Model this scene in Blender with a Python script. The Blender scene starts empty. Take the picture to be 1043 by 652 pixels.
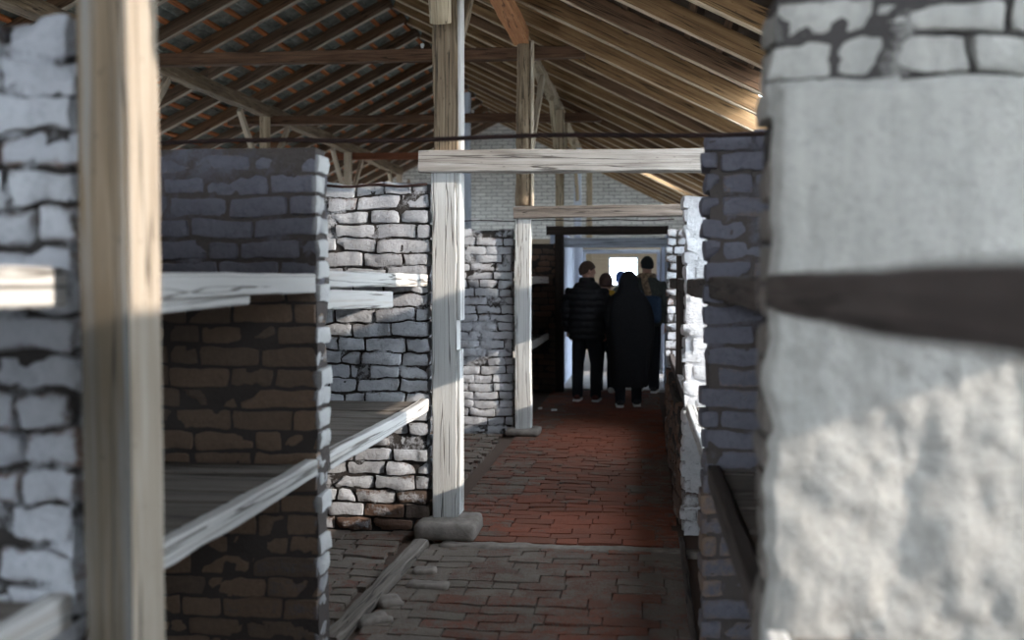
import bpy, math, random
import numpy as np
from mathutils import Vector, Matrix

random.seed(7)
RNG = np.random.default_rng(11)
SC = bpy.context.scene
COL = SC.collection

# ------------------------------------------------------------------ camera
FPX, EYE = 1084.0, 1.55
PITCH = math.atan(42 / FPX)
YAW = math.atan(133.5 / FPX * math.cos(PITCH))
cam_d = bpy.data.cameras.new('camera')
cam = bpy.data.objects.new('camera', cam_d)
COL.objects.link(cam)
cam.location = (0, 0, EYE)
cam.rotation_euler = (math.pi / 2 - PITCH, 0, YAW)
cam_d.sensor_width = 36
cam_d.lens = 36 * FPX / 1043
cam_d.clip_start = 0.05
cam_d.dof.use_dof = True
cam_d.dof.focus_distance = 7.2
cam_d.dof.aperture_fstop = 1.7
SC.camera = cam

# ------------------------------------------------------------------ noise
_T = np.random.default_rng(3).random(1 << 16)


def vnoise(p):
    """smooth value noise in -1..1 for an (n,3) array"""
    p = np.asarray(p, dtype=np.float64)
    i = np.floor(p).astype(np.int64)
    f = p - i
    f = f * f * (3 - 2 * f)

    def h(a, b, c):
        k = (a * 73856093) ^ (b * 19349663) ^ (c * 83492791)
        return _T[(k ^ (k >> 13)) & 0xFFFF]
    x, y, z = i[:, 0], i[:, 1], i[:, 2]
    fx, fy, fz = f[:, 0], f[:, 1], f[:, 2]
    r = 0
    for dx in (0, 1):
        for dy in (0, 1):
            for dz in (0, 1):
                w = (fx if dx else 1 - fx) * (fy if dy else 1 - fy) * (fz if dz else 1 - fz)
                r = r + w * h(x + dx, y + dy, z + dz)
    return r * 2 - 1


def vnoise3(p):
    p = np.asarray(p)
    return np.stack([vnoise(p + 17.3), vnoise(p + 91.7), vnoise(p + 203.1)], 1)


# ------------------------------------------------------------------ mesh building
class MB:
    def __init__(s):
        s.v, s.f, s.n, s.a = [], [], 0, {}

    def add(s, v, f, **attrs):
        v = np.asarray(v, dtype=np.float64).reshape(-1, 3)
        s.v.append(v)
        for q in f:
            s.f.append([i + s.n for i in q])
        for k, val in attrs.items():
            arr = np.broadcast_to(np.asarray(val, dtype=np.float64), (len(v),))
            s.a.setdefault(k, []).append(arr)
        s.n += len(v)
        return s

    def verts(s):
        return np.concatenate(s.v)

    def mesh(s, name, smooth=True):
        me = bpy.data.meshes.new(name)
        me.from_pydata([tuple(x) for x in s.verts().tolist()], [], s.f)
        for k, arrs in s.a.items():
            at = me.attributes.new(k, 'FLOAT', 'POINT')
            at.data.foreach_set('value', np.concatenate(arrs).astype(np.float32))
        if smooth:
            me.polygons.foreach_set('use_smooth', [True] * len(me.polygons))
        me.update()
        return me

    def build(s, name, mat, parent=None, smooth=True, mw=None, mname=None):
        o = bpy.data.objects.new(name, s.mesh(name, smooth))
        COL.objects.link(o)
        if mat:
            o.data.materials.append(mat)
        if parent:
            o.parent = parent
        if mw is not None:
            o.matrix_local = mw
        return o


def gridbox(nx, ny, nz):
    """unit box -1..1, subdivided, shared vertices"""
    idx, v, f = {}, [], []

    def gi(i, j, k):
        key = (i, j, k)
        if key not in idx:
            idx[key] = len(v)
            v.append((2 * i / nx - 1, 2 * j / ny - 1, 2 * k / nz - 1))
        return idx[key]
    for i in range(nx):
        for j in range(ny):
            f.append([gi(i, j, 0), gi(i, j + 1, 0), gi(i + 1, j + 1, 0), gi(i + 1, j, 0)])
            f.append([gi(i, j, nz), gi(i + 1, j, nz), gi(i + 1, j + 1, nz), gi(i, j + 1, nz)])
    for i in range(nx):
        for k in range(nz):
            f.append([gi(i, 0, k), gi(i + 1, 0, k), gi(i + 1, 0, k + 1), gi(i, 0, k + 1)])
            f.append([gi(i, ny, k), gi(i, ny, k + 1), gi(i + 1, ny, k + 1), gi(i + 1, ny, k)])
    for j in range(ny):
        for k in range(nz):
            f.append([gi(0, j, k), gi(0, j, k + 1), gi(0, j + 1, k + 1), gi(0, j + 1, k)])
            f.append([gi(nx, j, k), gi(nx, j + 1, k), gi(nx, j + 1, k + 1), gi(nx, j, k + 1)])
    return np.array(v), f


_GB = {}


def gb(nx, ny, nz):
    k = (nx, ny, nz)
    if k not in _GB:
        _GB[k] = gridbox(*k)
    return _GB[k]


def rbox(c, s, r=0.01, res=0.03, amp=0.0, fr=20.0, seed=0.0, mx=60):
    """rounded noisy box: centre c, full size s"""
    c, s = np.array(c, float), np.array(s, float)
    n = [int(max(2, min(mx, round(x / res)))) for x in s]
    v, f = gb(*n)
    hs = s / 2
    # crowd the grid a little towards the edges so rounding has vertices to work with
    p = v * hs
    r = min(r, hs.min() * 0.9)
    q = np.clip(p, -(hs - r), hs - r)
    d = p - q
    L = np.linalg.norm(d, axis=1, keepdims=True)
    p = np.where(L > 1e-9, q + d / np.maximum(L, 1e-9) * r, p)
    p = p + c
    if amp:
        p = p + vnoise3(p * fr + seed) * amp + vnoise3(p * fr * 2.7 + seed) * amp * .45
    return p, f


def box(c, s):
    v, f = gb(1, 1, 1)
    return v * np.array(s) / 2 + np.array(c), f


def tube(pts, rad, n=12, ry=None, cap=True):
    """swept tube through pts; rad list (rx) and optional ry list"""
    P = [np.array(p, float) for p in pts]
    m = len(P)
    ry = rad if ry is None else ry
    T = []
    for i in range(m):
        a, b = P[max(0, i - 1)], P[min(m - 1, i + 1)]
        t = b - a
        T.append(t / np.linalg.norm(t))
    u = np.cross(T[0], [0, 1, 0.01])
    if np.linalg.norm(u) < .1:
        u = np.cross(T[0], [1, 0, 0])
    u /= np.linalg.norm(u)
    v, f = [], []
    for i in range(m):
        u = u - T[i] * (u @ T[i])
        u /= np.linalg.norm(u)
        w = np.cross(T[i], u)
        for k in range(n):
            t = 2 * math.pi * k / n
            v.append(P[i] + u * math.cos(t) * rad[i] + w * math.sin(t) * ry[i])
    for i in range(m - 1):
        for k in range(n):
            k2 = (k + 1) % n
            f.append([i * n + k, i * n + k2, (i + 1) * n + k2, (i + 1) * n + k])
    if cap:
        v.append(P[0] - T[0] * min(rad[0], ry[0]) * .35)
        v.append(P[-1] + T[-1] * min(rad[-1], ry[-1]) * .35)
        a, b = m * n, m * n + 1
        for k in range(n):
            k2 = (k + 1) % n
            f.append([a, k2, k])
            f.append([b, (m - 1) * n + k, (m - 1) * n + k2])
    return np.array(v), f


def loft(rings, n=28, fold=0.0, nf=9, seed=0.0):
    """rings: (z, cx, cy, rx, ry); horizontal closed rings, capped"""
    v, f = [], []
    m = len(rings)
    for i, (z, cx, cy, rx, ry) in enumerate(rings):
        for k in range(n):
            t = 2 * math.pi * k / n
            c, s_ = math.cos(t), math.sin(t)
            e = .82
            x = math.copysign(abs(c) ** e, c)
            y = math.copysign(abs(s_) ** e, s_)
            g = 1 + fold * math.sin(nf * t + seed + z * 1.3) * (1 - i / max(1, m - 1)) if fold else 1
            v.append((cx + rx * x * g, cy + ry * y * g, z))
    for i in range(m - 1):
        for k in range(n):
            k2 = (k + 1) % n
            f.append([i * n + k, i * n + k2, (i + 1) * n + k2, (i + 1) * n + k])
    f.append(list(range(n))[::-1])
    f.append([(m - 1) * n + k for k in range(n)])
    return np.array(v), f


def ellip(c, r, nu=20, nv=14):
    v, f = [], []
    c, r = np.array(c, float), np.array(r, float)
    for i in range(1, nv):
        a = math.pi * i / nv
        for k in range(nu):
            t = 2 * math.pi * k / nu
            v.append(c + r * np.array([math.sin(a) * math.cos(t), math.sin(a) * math.sin(t), math.cos(a)]))
    for i in range(nv - 2):
        for k in range(nu):
            k2 = (k + 1) % nu
            f.append([i * nu + k, (i + 1) * nu + k, (i + 1) * nu + k2, i * nu + k2])
    v.append(c + [0, 0, r[2]])
    v.append(c - [0, 0, r[2]])
    a, b = len(v) - 2, len(v) - 1
    for k in range(nu):
        k2 = (k + 1) % nu
        f.append([a, k, k2])
        f.append([b, (nv - 2) * nu + k2, (nv - 2) * nu + k])
    return np.array(v), f


# ------------------------------------------------------------------ tagging
def tag(o, label=None, cat=None, group=None, kind=None):
    if label:
        o['label'] = label
    if cat:
        o['category'] = cat
    if group:
        o['group'] = group
    if kind:
        o['kind'] = kind
    return o


def empty(name, loc=(0, 0, 0), rz=0.0):
    o = bpy.data.objects.new(name, None)
    COL.objects.link(o)
    o.location = loc
    o.rotation_euler = (0, 0, rz)
    o.empty_display_size = .1
    return o


# ------------------------------------------------------------------ materials
def newmat(name):
    m = bpy.data.materials.new(name)
    m.use_nodes = True
    nt = m.node_tree
    nt.nodes.clear()
    out = nt.nodes.new('ShaderNodeOutputMaterial')
    b = nt.nodes.new('ShaderNodeBsdfPrincipled')
    nt.links.new(b.outputs[0], out.inputs[0])
    b.inputs['Roughness'].default_value = .85
    b.inputs['Specular IOR Level'].default_value = .25
    return m, nt, b


def N(nt, typ, **kw):
    n = nt.nodes.new(typ)
    for k, v in kw.items():
        if k.startswith('i_'):
            n.inputs[k[2:].replace('_', ' ')].default_value = v
        else:
            setattr(n, k, v)
    return n


def noise(nt, vec, scale, detail=4, rough=.55, dist=0.0):
    n = N(nt, 'ShaderNodeTexNoise')
    n.inputs['Scale'].default_value = scale
    n.inputs['Detail'].default_value = detail
    n.inputs['Roughness'].default_value = rough
    n.inputs['Distortion'].default_value = dist
    nt.links.new(vec, n.inputs['Vector'])
    return n.outputs['Fac']


def ramp(nt, fac, stops):
    n = N(nt, 'ShaderNodeValToRGB')
    el = n.color_ramp.elements
    while len(el) < len(stops):
        el.new(.5)
    for e, (p, c) in zip(el, stops):
        e.position = p
        e.color = (*c, 1) if len(c) == 3 else c
    nt.links.new(fac, n.inputs[0])
    return n.outputs[0]


def mathn(nt, op, a, b=None, c=None, clamp=False):
    n = N(nt, 'ShaderNodeMath', operation=op)
    n.use_clamp = clamp
    for i, x in enumerate((a, b, c)):
        if x is None:
            continue
        if isinstance(x, (int, float)):
            n.inputs[i].default_value = x
        else:
            nt.links.new(x, n.inputs[i])
    return n.outputs[0]


def mix(nt, fac, a, b, mode='MIX'):
    n = N(nt, 'ShaderNodeMix', data_type='RGBA', blend_type=mode)
    for sock, x in ((n.inputs[0], fac), (n.inputs[6], a), (n.inputs[7], b)):
        if isinstance(x, (int, float)):
            sock.default_value = x
        elif isinstance(x, tuple):
            sock.default_value = (*x, 1)
        else:
            nt.links.new(x, sock)
    return n.outputs[2]


def bump(nt, b, h, strength=.4, dist=.01):
    n = N(nt, 'ShaderNodeBump')
    n.inputs['Strength'].default_value = strength
    n.inputs['Distance'].default_value = dist
    nt.links.new(h, n.inputs['Height'])
    nt.links.new(n.outputs[0], b.inputs['Normal'])


def objvec(nt):
    return N(nt, 'ShaderNodeTexCoord').outputs['Object']


def attr(nt, name):
    n = N(nt, 'ShaderNodeAttribute')
    n.attribute_name = name
    return n.outputs['Fac']


def mat_masonry(name, wash=(.60, .60, .61), wash2=(.44, .44, .47), br1=(.20, .115, .08), br2=(.11, .078, .062), mortar=(.075, .066, .06), contrast=.8, streak=False):
    m, nt, b = newmat(name)
    v = objvec(nt)
    cov, rnd, mor = attr(nt, 'cov'), attr(nt, 'rnd'), attr(nt, 'mor')
    n1 = noise(nt, v, 7, 5, .6)
    n2 = noise(nt, v, 42, 4, .65)
    n3 = noise(nt, v, 3, 3, .5)
    brick = mix(nt, rnd, br2, br1)
    brick = mix(nt, mathn(nt, 'MULTIPLY', n2, .5), brick, (.05, .04, .035))
    base = mix(nt, mor, brick, mortar)
    s = mathn(nt, 'ADD', mathn(nt, 'MULTIPLY_ADD', n1, 1.1, -.55), mathn(nt, 'MULTIPLY_ADD', n2, .9, -.45))
    s = mathn(nt, 'MULTIPLY', s, contrast)
    n4 = noise(nt, v, 110, 3, .7)
    s = mathn(nt, 'ADD', s, mathn(nt, 'MULTIPLY_ADD', n4, .7 * contrast, -.35 * contrast))
    k = mathn(nt, 'MULTIPLY_ADD', mathn(nt, 'ADD', cov, s), 3.6, -1.3, clamp=True)
    w = mix(nt, mathn(nt, 'MULTIPLY_ADD', n3, 2.0, -.5, clamp=True), wash2, wash)
    w = mix(nt, mathn(nt, 'MULTIPLY_ADD', n2, 1.6, -.75, clamp=True), w, tuple(x * .55 for x in wash2))
    if streak:
        mp = N(nt, 'ShaderNodeMapping')
        mp.inputs['Scale'].default_value = (14, 14, 1.1)
        nt.links.new(v, mp.inputs['Vector'])
        w = mix(nt, mathn(nt, 'MULTIPLY_ADD', noise(nt, mp.outputs[0], 1.0, 4, .6), 2.2, -.9, clamp=True), w, tuple(x * .66 for x in wash2))
    w = mix(nt, mathn(nt, 'MULTIPLY', rnd, .35), w, wash2)
    w = mix(nt, attr(nt, 'lime'), w, (.62, .60, .575))
    nt.links.new(mix(nt, k, base, w), b.inputs['Base Color'])
    h = mathn(nt, 'ADD', noise(nt, v, 55, 6, .7), mathn(nt, 'MULTIPLY', k, .35))
    bump(nt, b, h, 1.0, .010)
    b.inputs['Roughness'].default_value = .92
    return m


def mat_wood(name, c1, c2, c3, paint=None, amount=0.0, grain=1.0, rough=.8):
    """grain runs along local X"""
    m, nt, b = newmat(name)
    v = objvec(nt)
    oi = N(nt, 'ShaderNodeObjectInfo')
    mp = N(nt, 'ShaderNodeMapping')
    mp.inputs['Scale'].default_value = (1.1, 16, 16)
    nt.links.new(v, mp.inputs['Vector'])
    off = N(nt, 'ShaderNodeCombineXYZ')
    for i in range(3):
        nt.links.new(mathn(nt, 'MULTIPLY', oi.outputs['Random'], 37.0 + i * 11), off.inputs[i])
    nt.links.new(off.outputs[0], mp.inputs['Location'])
    g = noise(nt, mp.outputs[0], 1.6, 6, .65, .8)
    mp2 = N(nt, 'ShaderNodeMapping')
    mp2.inputs['Scale'].default_value = (2.2, 90, 90)
    nt.links.new(v, mp2.inputs['Vector'])
    fine = noise(nt, mp2.outputs[0], 1.0, 4, .6, .3)
    mp3 = N(nt, 'ShaderNodeMapping')
    mp3.inputs['Scale'].default_value = (.30, 15, 15)
    nt.links.new(v, mp3.inputs['Vector'])
    nt.links.new(off.outputs[0], mp3.inputs['Location'])
    crack_n = noise(nt, mp3.outputs[0], 1.7, 2, .4, 0.0)
    crack = ramp(nt, crack_n, [(.482, (0, 0, 0)), (.494, (1, 1, 1)), (.506, (1, 1, 1)), (.518, (0, 0, 0))])
    col = ramp(nt, g, [(.28, c1), (.52, c2), (.75, c3)])
    blot = noise(nt, v, 3.1, 3, .5)
    col = mix(nt, mathn(nt, 'MULTIPLY_ADD', blot, .9, -.2, clamp=True), col, mix(nt, .5, col, c1))
    kn = N(nt, 'ShaderNodeTexVoronoi')
    mp4 = N(nt, 'ShaderNodeMapping')
    mp4.inputs['Scale'].default_value = (2.6, 7, 7)
    nt.links.new(v, mp4.inputs['Vector'])
    nt.links.new(off.outputs[0], mp4.inputs['Location'])
    nt.links.new(mp4.outputs[0], kn.inputs['Vector'])
    knot = ramp(nt, kn.outputs['Distance'], [(.07, (1, 1, 1)), (.13, (0, 0, 0))])
    col = mix(nt, mathn(nt, 'MULTIPLY', knot, .6), col, tuple(x * .35 for x in c1))
    if paint:
        pn = noise(nt, mp3.outputs[0], 2.2, 6, .7, .6)
        k = mathn(nt, 'MULTIPLY_ADD', mathn(nt, 'ADD', pn, amount - .5), 5.0, -1.9, clamp=True)
        col = mix(nt, k, col, paint)
    col = mix(nt, mathn(nt, 'MULTIPLY', fine, .35), col, tuple(x * .55 for x in c2))
    col = mix(nt, mathn(nt, 'MULTIPLY', crack, .8), col, tuple(x * .22 for x in c1))
    nt.links.new(col, b.inputs['Base Color'])
    h = mathn(nt, 'SUBTRACT', mathn(nt, 'ADD', mathn(nt, 'MULTIPLY', g, .6), mathn(nt, 'MULTIPLY', fine, .5)), mathn(nt, 'MULTIPLY', crack, .8))
    bump(nt, b, h, .55 * grain, .006)
    b.inputs['Roughness'].default_value = rough
    return m


def mat_plain(name, c1, c2, scale=12, rough=.85, bs=.3, detail=5, metal=0.0, spec=.25, bscale=None):
    m, nt, b = newmat(name)
    v = objvec(nt)
    n = noise(nt, v, scale, detail, .6)
    nt.links.new(ramp(nt, n, [(.3, c1), (.7, c2)]), b.inputs['Base Color'])
    if bs:
        bump(nt, b, noise(nt, v, bscale or scale * 4, 4, .6), bs, .006)
    b.inputs['Roughness'].default_value = rough
    b.inputs['Metallic'].default_value = metal
    b.inputs['Specular IOR Level'].default_value = spec
    return m


def mat_brickshader(name, wash, wash2, brickc, mortar, cov=.9, lower=None, zsplit=2.2, axis='XZ', bw=.26, bh=.085):
    """courses for big distant walls; object coordinates in metres"""
    m, nt, b = newmat(name)
    v = objvec(nt)
    sep = N(nt, 'ShaderNodeSeparateXYZ')
    nt.links.new(v, sep.inputs[0])
    cmb = N(nt, 'ShaderNodeCombineXYZ')
    nt.links.new(sep.outputs['X' if axis == 'XZ' else 'Y'], cmb.inputs[0])
    nt.links.new(sep.outputs['Z'], cmb.inputs[1])
    wob = N(nt, 'ShaderNodeTexNoise')
    wob.inputs['Scale'].default_value = 6
    nt.links.new(cmb.outputs[0], wob.inputs['Vector'])
    va = N(nt, 'ShaderNodeVectorMath', operation='MULTIPLY_ADD')
    nt.links.new(wob.outputs['Color'], va.inputs[0])
    va.inputs[1].default_value = (.02, .02, 0)
    nt.links.new(cmb.outputs[0], va.inputs[2])
    bt = N(nt, 'ShaderNodeTexBrick')
    nt.links.new(va.outputs[0], bt.inputs['Vector'])
    bt.inputs['Scale'].default_value = 1
    bt.inputs['Brick Width'].default_value = bw
    bt.inputs['Row Height'].default_value = bh
    bt.inputs['Mortar Size'].default_value = .012
    bt.inputs['Mortar Smooth'].default_value = .4
    bt.inputs['Color1'].default_value = (0, 0, 0, 1)
    bt.inputs['Color2'].default_value = (1, 1, 1, 1)
    n1 = noise(nt, v, 3.5, 6, .65)
    n2 = noise(nt, v, 22, 4, .6)
    w = mix(nt, bt.outputs['Color'], wash2, wash)
    w = mix(nt, mathn(nt, 'MULTIPLY', n1, .5), w, wash2)
    k = mathn(nt, 'MULTIPLY_ADD', mathn(nt, 'ADD', n1, mathn(nt, 'MULTIPLY_ADD', n2, .7, cov - 1.0)), 4.0, -1.0, clamp=True)
    col = mix(nt, k, brickc, w)
    jk = mathn(nt, 'MULTIPLY', bt.outputs['Fac'], mathn(nt, 'MULTIPLY_ADD', n2, 2.2, -.55, clamp=True))
    col = mix(nt, jk, col, mortar)
    h = mathn(nt, 'MULTIPLY_ADD', bt.outputs['Fac'], -.9, mathn(nt, 'MULTIPLY', n2, .5))
    if lower:
        z = mathn(nt, 'MULTIPLY_ADD', sep.outputs['Z'], -20, 20 * zsplit, clamp=True)
        col = mix(nt, z, col, mix(nt, n1, lower, tuple(x * .8 for x in lower)))
    nt.links.new(col, b.inputs['Base Color'])
    bump(nt, b, h, .8, .02)
    b.inputs['Roughness'].default_value = .9
    return m


M = {}
M['brick'] = mat_masonry('whitewashed_brick', wash=(.55, .55, .56), wash2=(.36, .36, .385), mortar=(.04, .034, .031))
M['brick_dim'] = mat_masonry('shade_dimmed_brick', wash=(.215, .205, .235), wash2=(.13, .123, .145), br1=(.38, .25, .17), br2=(.23, .165, .125), mortar=(.095, .078, .07), contrast=.5)  # wash darkened: the shade on these two partitions is put into the colour
M['plaster'] = mat_masonry('limewashed_plaster', wash=(.415, .385, .345), wash2=(.32, .30, .275), br1=(.25, .22, .19), br2=(.2, .17, .15), mortar=(.05, .043, .04), contrast=.55, streak=True)
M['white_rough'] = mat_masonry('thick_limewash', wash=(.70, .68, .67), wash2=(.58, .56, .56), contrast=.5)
M['paver'] = mat_masonry('floor_paver', wash=(.22, .18, .15), wash2=(.15, .122, .10), br1=(.31, .09, .048), br2=(.16, .08, .055), mortar=(.115, .078, .06), contrast=.9)
M['post'] = mat_wood('whitewashed_timber', (.20, .16, .125), (.40, .36, .315), (.52, .49, .45), paint=(.58, .57, .55), amount=.62)
M['post_near'] = mat_wood('peeling_painted_timber', (.06, .044, .028), (.108, .083, .055), (.15, .12, .086), paint=(.135, .142, .146), amount=.42)
M['pale'] = mat_wood('pale_sawn_timber', (.36, .28, .20), (.55, .45, .34), (.66, .57, .46), paint=(.66, .64, .60), amount=.3)
M['pale_edge'] = mat_wood('pale_lit_edge', (.30, .235, .17), (.43, .355, .28), (.50, .44, .37))  # sawn side of the near post, window light put into its tone
M['rail'] = mat_wood('limewashed_board', (.32, .25, .19), (.56, .48, .41), (.70, .64, .57), paint=(.60, .575, .545), amount=.6)
M['rail_dark'] = mat_wood('grimy_board', (.045, .034, .030), (.09, .070, .062), (.15, .12, .105))
M['beam'] = mat_wood('weathered_grey_beam', (.17, .14, .12), (.36, .33, .30), (.50, .47, .44), paint=(.52, .50, .475), amount=.36)
M['beam_old'] = mat_wood('cracked_old_beam', (.07, .055, .045), (.20, .165, .14), (.34, .30, .265), paint=(.48, .46, .43), amount=.15)
M['dark'] = mat_wood('dark_stained_timber', (.018, .013, .011), (.038, .026, .02), (.07, .046, .035))
M['collar'] = mat_wood('dark_brown_timber', (.05, .024, .013), (.125, .064, .035), (.21, .12, .07))
M['red'] = mat_wood('reddish_timber', (.11, .035, .018), (.22, .075, .035), (.31, .13, .06))
M['rafter_l'] = mat_wood('brown_rafter_timber', (.065, .041, .026), (.155, .10, .066), (.25, .175, .12))
M['rafter_r'] = mat_wood('warm_rafter_timber', (.12, .062, .026), (.27, .155, .072), (.41, .26, .13))
M['rafter_d'] = mat_wood('dark_rafter_timber', (.08, .042, .022), (.18, .10, .055), (.27, .165, .10))
M['lit_strip'] = mat_wood('pale_lit_strip', (.34, .27, .20), (.55, .46, .37), (.68, .60, .50))  # pale tone paints the light falling on rafter undersides
M['lit_strip_warm'] = mat_wood('pale_warm_lit_strip', (.36, .26, .16), (.58, .45, .31), (.70, .58, .43))  # warmer tone for the painted underside light of the other slope
M['batten'] = mat_wood('orange_batten', (.30, .09, .030), (.58, .20, .075), (.72, .31, .13))
M['batten_d'] = mat_wood('brown_batten', (.07, .035, .018), (.12, .065, .036), (.18, .10, .06))
M['log'] = mat_wood('stripped_log', (.26, .19, .12), (.47, .37, .25), (.62, .53, .40))
M['trunk'] = mat_wood('rough_hewn_post', (.085, .055, .034), (.25, .18, .115), (.42, .33, .23), grain=1.4)
M['orange'] = mat_wood('orange_timber', (.26, .10, .04), (.44, .20, .09), (.58, .32, .16))
M['blue_white'] = mat_wood('painted_blue_lit_timber', (.42, .45, .52), (.60, .64, .72), (.72, .76, .84), paint=(.70, .75, .85), amount=.4)  # pale paint tinted blue, cold daylight put into the colour
M['shelf'] = mat_wood('worn_shelf_plank', (.085, .07, .06), (.19, .16, .135), (.30, .26, .225))
M['tile'] = mat_plain('roof_tile_underside', (.11, .118, .105), (.30, .315, .285), 9, .95, .5)
M['tile_r'] = mat_plain('roof_board_underside', (.035, .02, .012), (.075, .044, .026), 9, .95, .5)
M['iron'] = mat_plain('rusty_iron', (.018, .011, .010), (.045, .022, .018), 30, .7, .3, metal=.3)
M['concrete'] = mat_plain('worn_concrete', (.15, .125, .105), (.29, .25, .22), 14, .9, .6)
M['stone'] = mat_plain('pale_paving_stone', (.15, .125, .105), (.27, .23, .20), 18, .9, .5)
M['earth'] = mat_plain('packed_earth', (.045, .036, .03), (.085, .068, .056), 9, .95, .6)
M['concrete_floor'] = mat_plain('smooth_floor', (.30, .27, .25), (.44, .41, .39), 4, .55, .2)
M['blue_lit_wall'] = mat_plain('pale_limewash', (.36, .40, .50), (.46, .50, .60), 5, .9, .3)  # limewash with the bluish passage daylight put into its colour
M['white'] = mat_plain('plain_whitewash', (.55, .55, .54), (.68, .68, .67), 4, .9, .3)
M['gable'] = mat_brickshader('gable_brick', (.82, .81, .77), (.62, .61, .58), (.24, .18, .15), (.09, .08, .072), cov=1.0, lower=(.50, .40, .29), zsplit=2.35)
M['spine'] = mat_brickshader('spine_brick', (.5, .5, .5), (.36, .36, .36), (.24, .18, .15), (.07, .06, .055), cov=.9, axis='YZ')
M['ground'] = mat_plain('pale_bounce_ground', (.50, .49, .45), (.62, .61, .57), 1.5, .95, .3)  # unseen ground, made pale to bounce light up under the roof
M['black_cloth'] = mat_plain('black_nylon', (.010, .010, .012), (.020, .020, .023), 30, .6, .15)
M['black_wool'] = mat_plain('black_wool', (.008, .008, .009), (.016, .016, .018), 60, .95, .3)
M['trouser'] = mat_plain('dark_denim', (.009, .010, .013), (.018, .020, .026), 60, .9, .2)
M['shoe_dark'] = mat_plain('dark_red_leather', (.05, .014, .012), (.09, .025, .02), 20, .6, .1)
M['shoe_black'] = mat_plain('black_leather', (.012, .012, .012), (.025, .025, .025), 20, .5, .1)
M['sole'] = mat_plain('white_rubber', (.55, .53, .5), (.7, .68, .66), 20, .7, .1)
M['skin'] = mat_plain('skin', (.40, .22, .165), (.52, .31, .24), 25, .6, .1)
M['hair'] = mat_plain('short_dark_hair', (.055, .034, .026), (.11, .07, .055), 120, .9, .6)
M['knit_brown'] = mat_plain('brown_knit', (.085, .05, .045), (.15, .09, .08), 90, .95, .6)
M['knit_blue'] = mat_plain('blue_knit', (.06, .12, .30), (.12, .21, .45), 90, .95, .6)
M['knit_dark'] = mat_plain('dark_knit', (.015, .020, .022), (.035, .042, .045), 90, .95, .5)
M['yellow'] = mat_plain('yellow_wool', (.50, .26, .03), (.66, .40, .06), 60, .95, .5)
M['olive'] = mat_plain('olive_cloth', (.07, .08, .055), (.12, .13, .09), 30, .9, .3)
M['khaki'] = mat_plain('grey_green_cloth', (.05, .055, .05), (.09, .10, .09), 30, .9, .3)
M['denim'] = mat_plain('blue_denim', (.035, .06, .11), (.07, .11, .18), 50, .9, .3)
M['tan'] = mat_plain('tan_patterned_wool', (.10, .07, .05), (.50, .36, .24), 26, .95, .5, detail=2)
M['ceramic'] = mat_plain('white_ceramic', (.6, .6, .58), (.72, .72, .7), 10, .4, .05)


def mat_glass():
    m, nt, b = newmat('window_glass')
    tr = N(nt, 'ShaderNodeBsdfTransparent')
    gl = N(nt, 'ShaderNodeBsdfGlossy')
    gl.inputs['Roughness'].default_value = .05
    ms = N(nt, 'ShaderNodeMixShader')
    ms.inputs[0].default_value = .06
    nt.links.new(tr.outputs[0], ms.inputs[1])
    nt.links.new(gl.outputs[0], ms.inputs[2])
    out = [n for n in nt.nodes if n.type == 'OUTPUT_MATERIAL'][0]
    nt.links.new(ms.outputs[0], out.inputs[0])
    return m


M['glass'] = mat_glass()


# ------------------------------------------------------------------ timber
def frame_mw(p0, p1, up=(0, 0, 1)):
    p0, p1 = Vector(p0), Vector(p1)
    x = (p1 - p0).normalized()
    u = Vector(up)
    if abs(x.dot(u)) > .98:
        u = Vector((0, -1, 0))
    y = u.cross(x).normalized()
    z = x.cross(y)
    m = Matrix((x, y, z)).transposed().to_4x4()
    m.translation = p0
    return m


def timber_mb(L, w, h, amp=.004, r=.006, res=.06, seed=0.0, round_=False, taper=1.0, off=(0, 0)):
    """length along local X from 0, w = local Y size, h = local Z size"""
    mb = MB()
    n = max(2, int(L / res))
    prof = []
    if round_:
        k = 14
        for i in range(k):
            t = 2 * math.pi * i / k
            prof.append((math.cos(t) * w / 2, math.sin(t) * h / 2))
    else:
        a, b_ = w / 2, h / 2
        for sx, sy in ((-1, -1), (1, -1), (1, 1), (-1, 1)):
            pass
        e = min(r, a * .4, b_ * .4)
        prof = [(-a + e, -b_), (-a * .33, -b_), (a * .33, -b_), (a - e, -b_), (a, -b_ + e), (a, -b_ * .33), (a, b_ * .33), (a, b_ - e),
                (a - e, b_), (a * .33, b_), (-a * .33, b_), (-a + e, b_), (-a, b_ - e), (-a, b_ * .33), (-a, -b_ * .33), (-a, -b_ + e)]
    k = len(prof)
    pr = np.array(prof)
    xs = np.linspace(0, L, n + 1)
    v = np.zeros(((n + 1), k, 3))
    sc = 1 + (taper - 1) * xs / L
    v[:, :, 0] = xs[:, None]
    v[:, :, 1] = pr[None, :, 0] * sc[:, None] + off[0]
    v[:, :, 2] = pr[None, :, 1] * sc[:, None] + off[1]
    v = v.reshape(-1, 3)
    if amp:
        q = v * np.array([5, 14, 14]) + seed
        d = vnoise3(q) * amp + vnoise3(v * np.array([14, 40, 40]) + seed) * amp * .4
        bend = vnoise3(np.stack([v[:, 0] * .9 + seed, np.full(len(v), seed), np.zeros(len(v))], 1)) * amp * 1.6
        d[:, 0] *= .3
        bend[:, 0] = 0
        v = v + d + bend
    f = []
    for i in range(n):
        for j in range(k):
            j2 = (j + 1) % k
            f.append([i * k + j, i * k + j2, (i + 1) * k + j2, (i + 1) * k + j])
    f.append(list(range(k))[::-1])
    f.append([n * k + j for j in range(k)])
    mb.add(v, f)
    return mb


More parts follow.
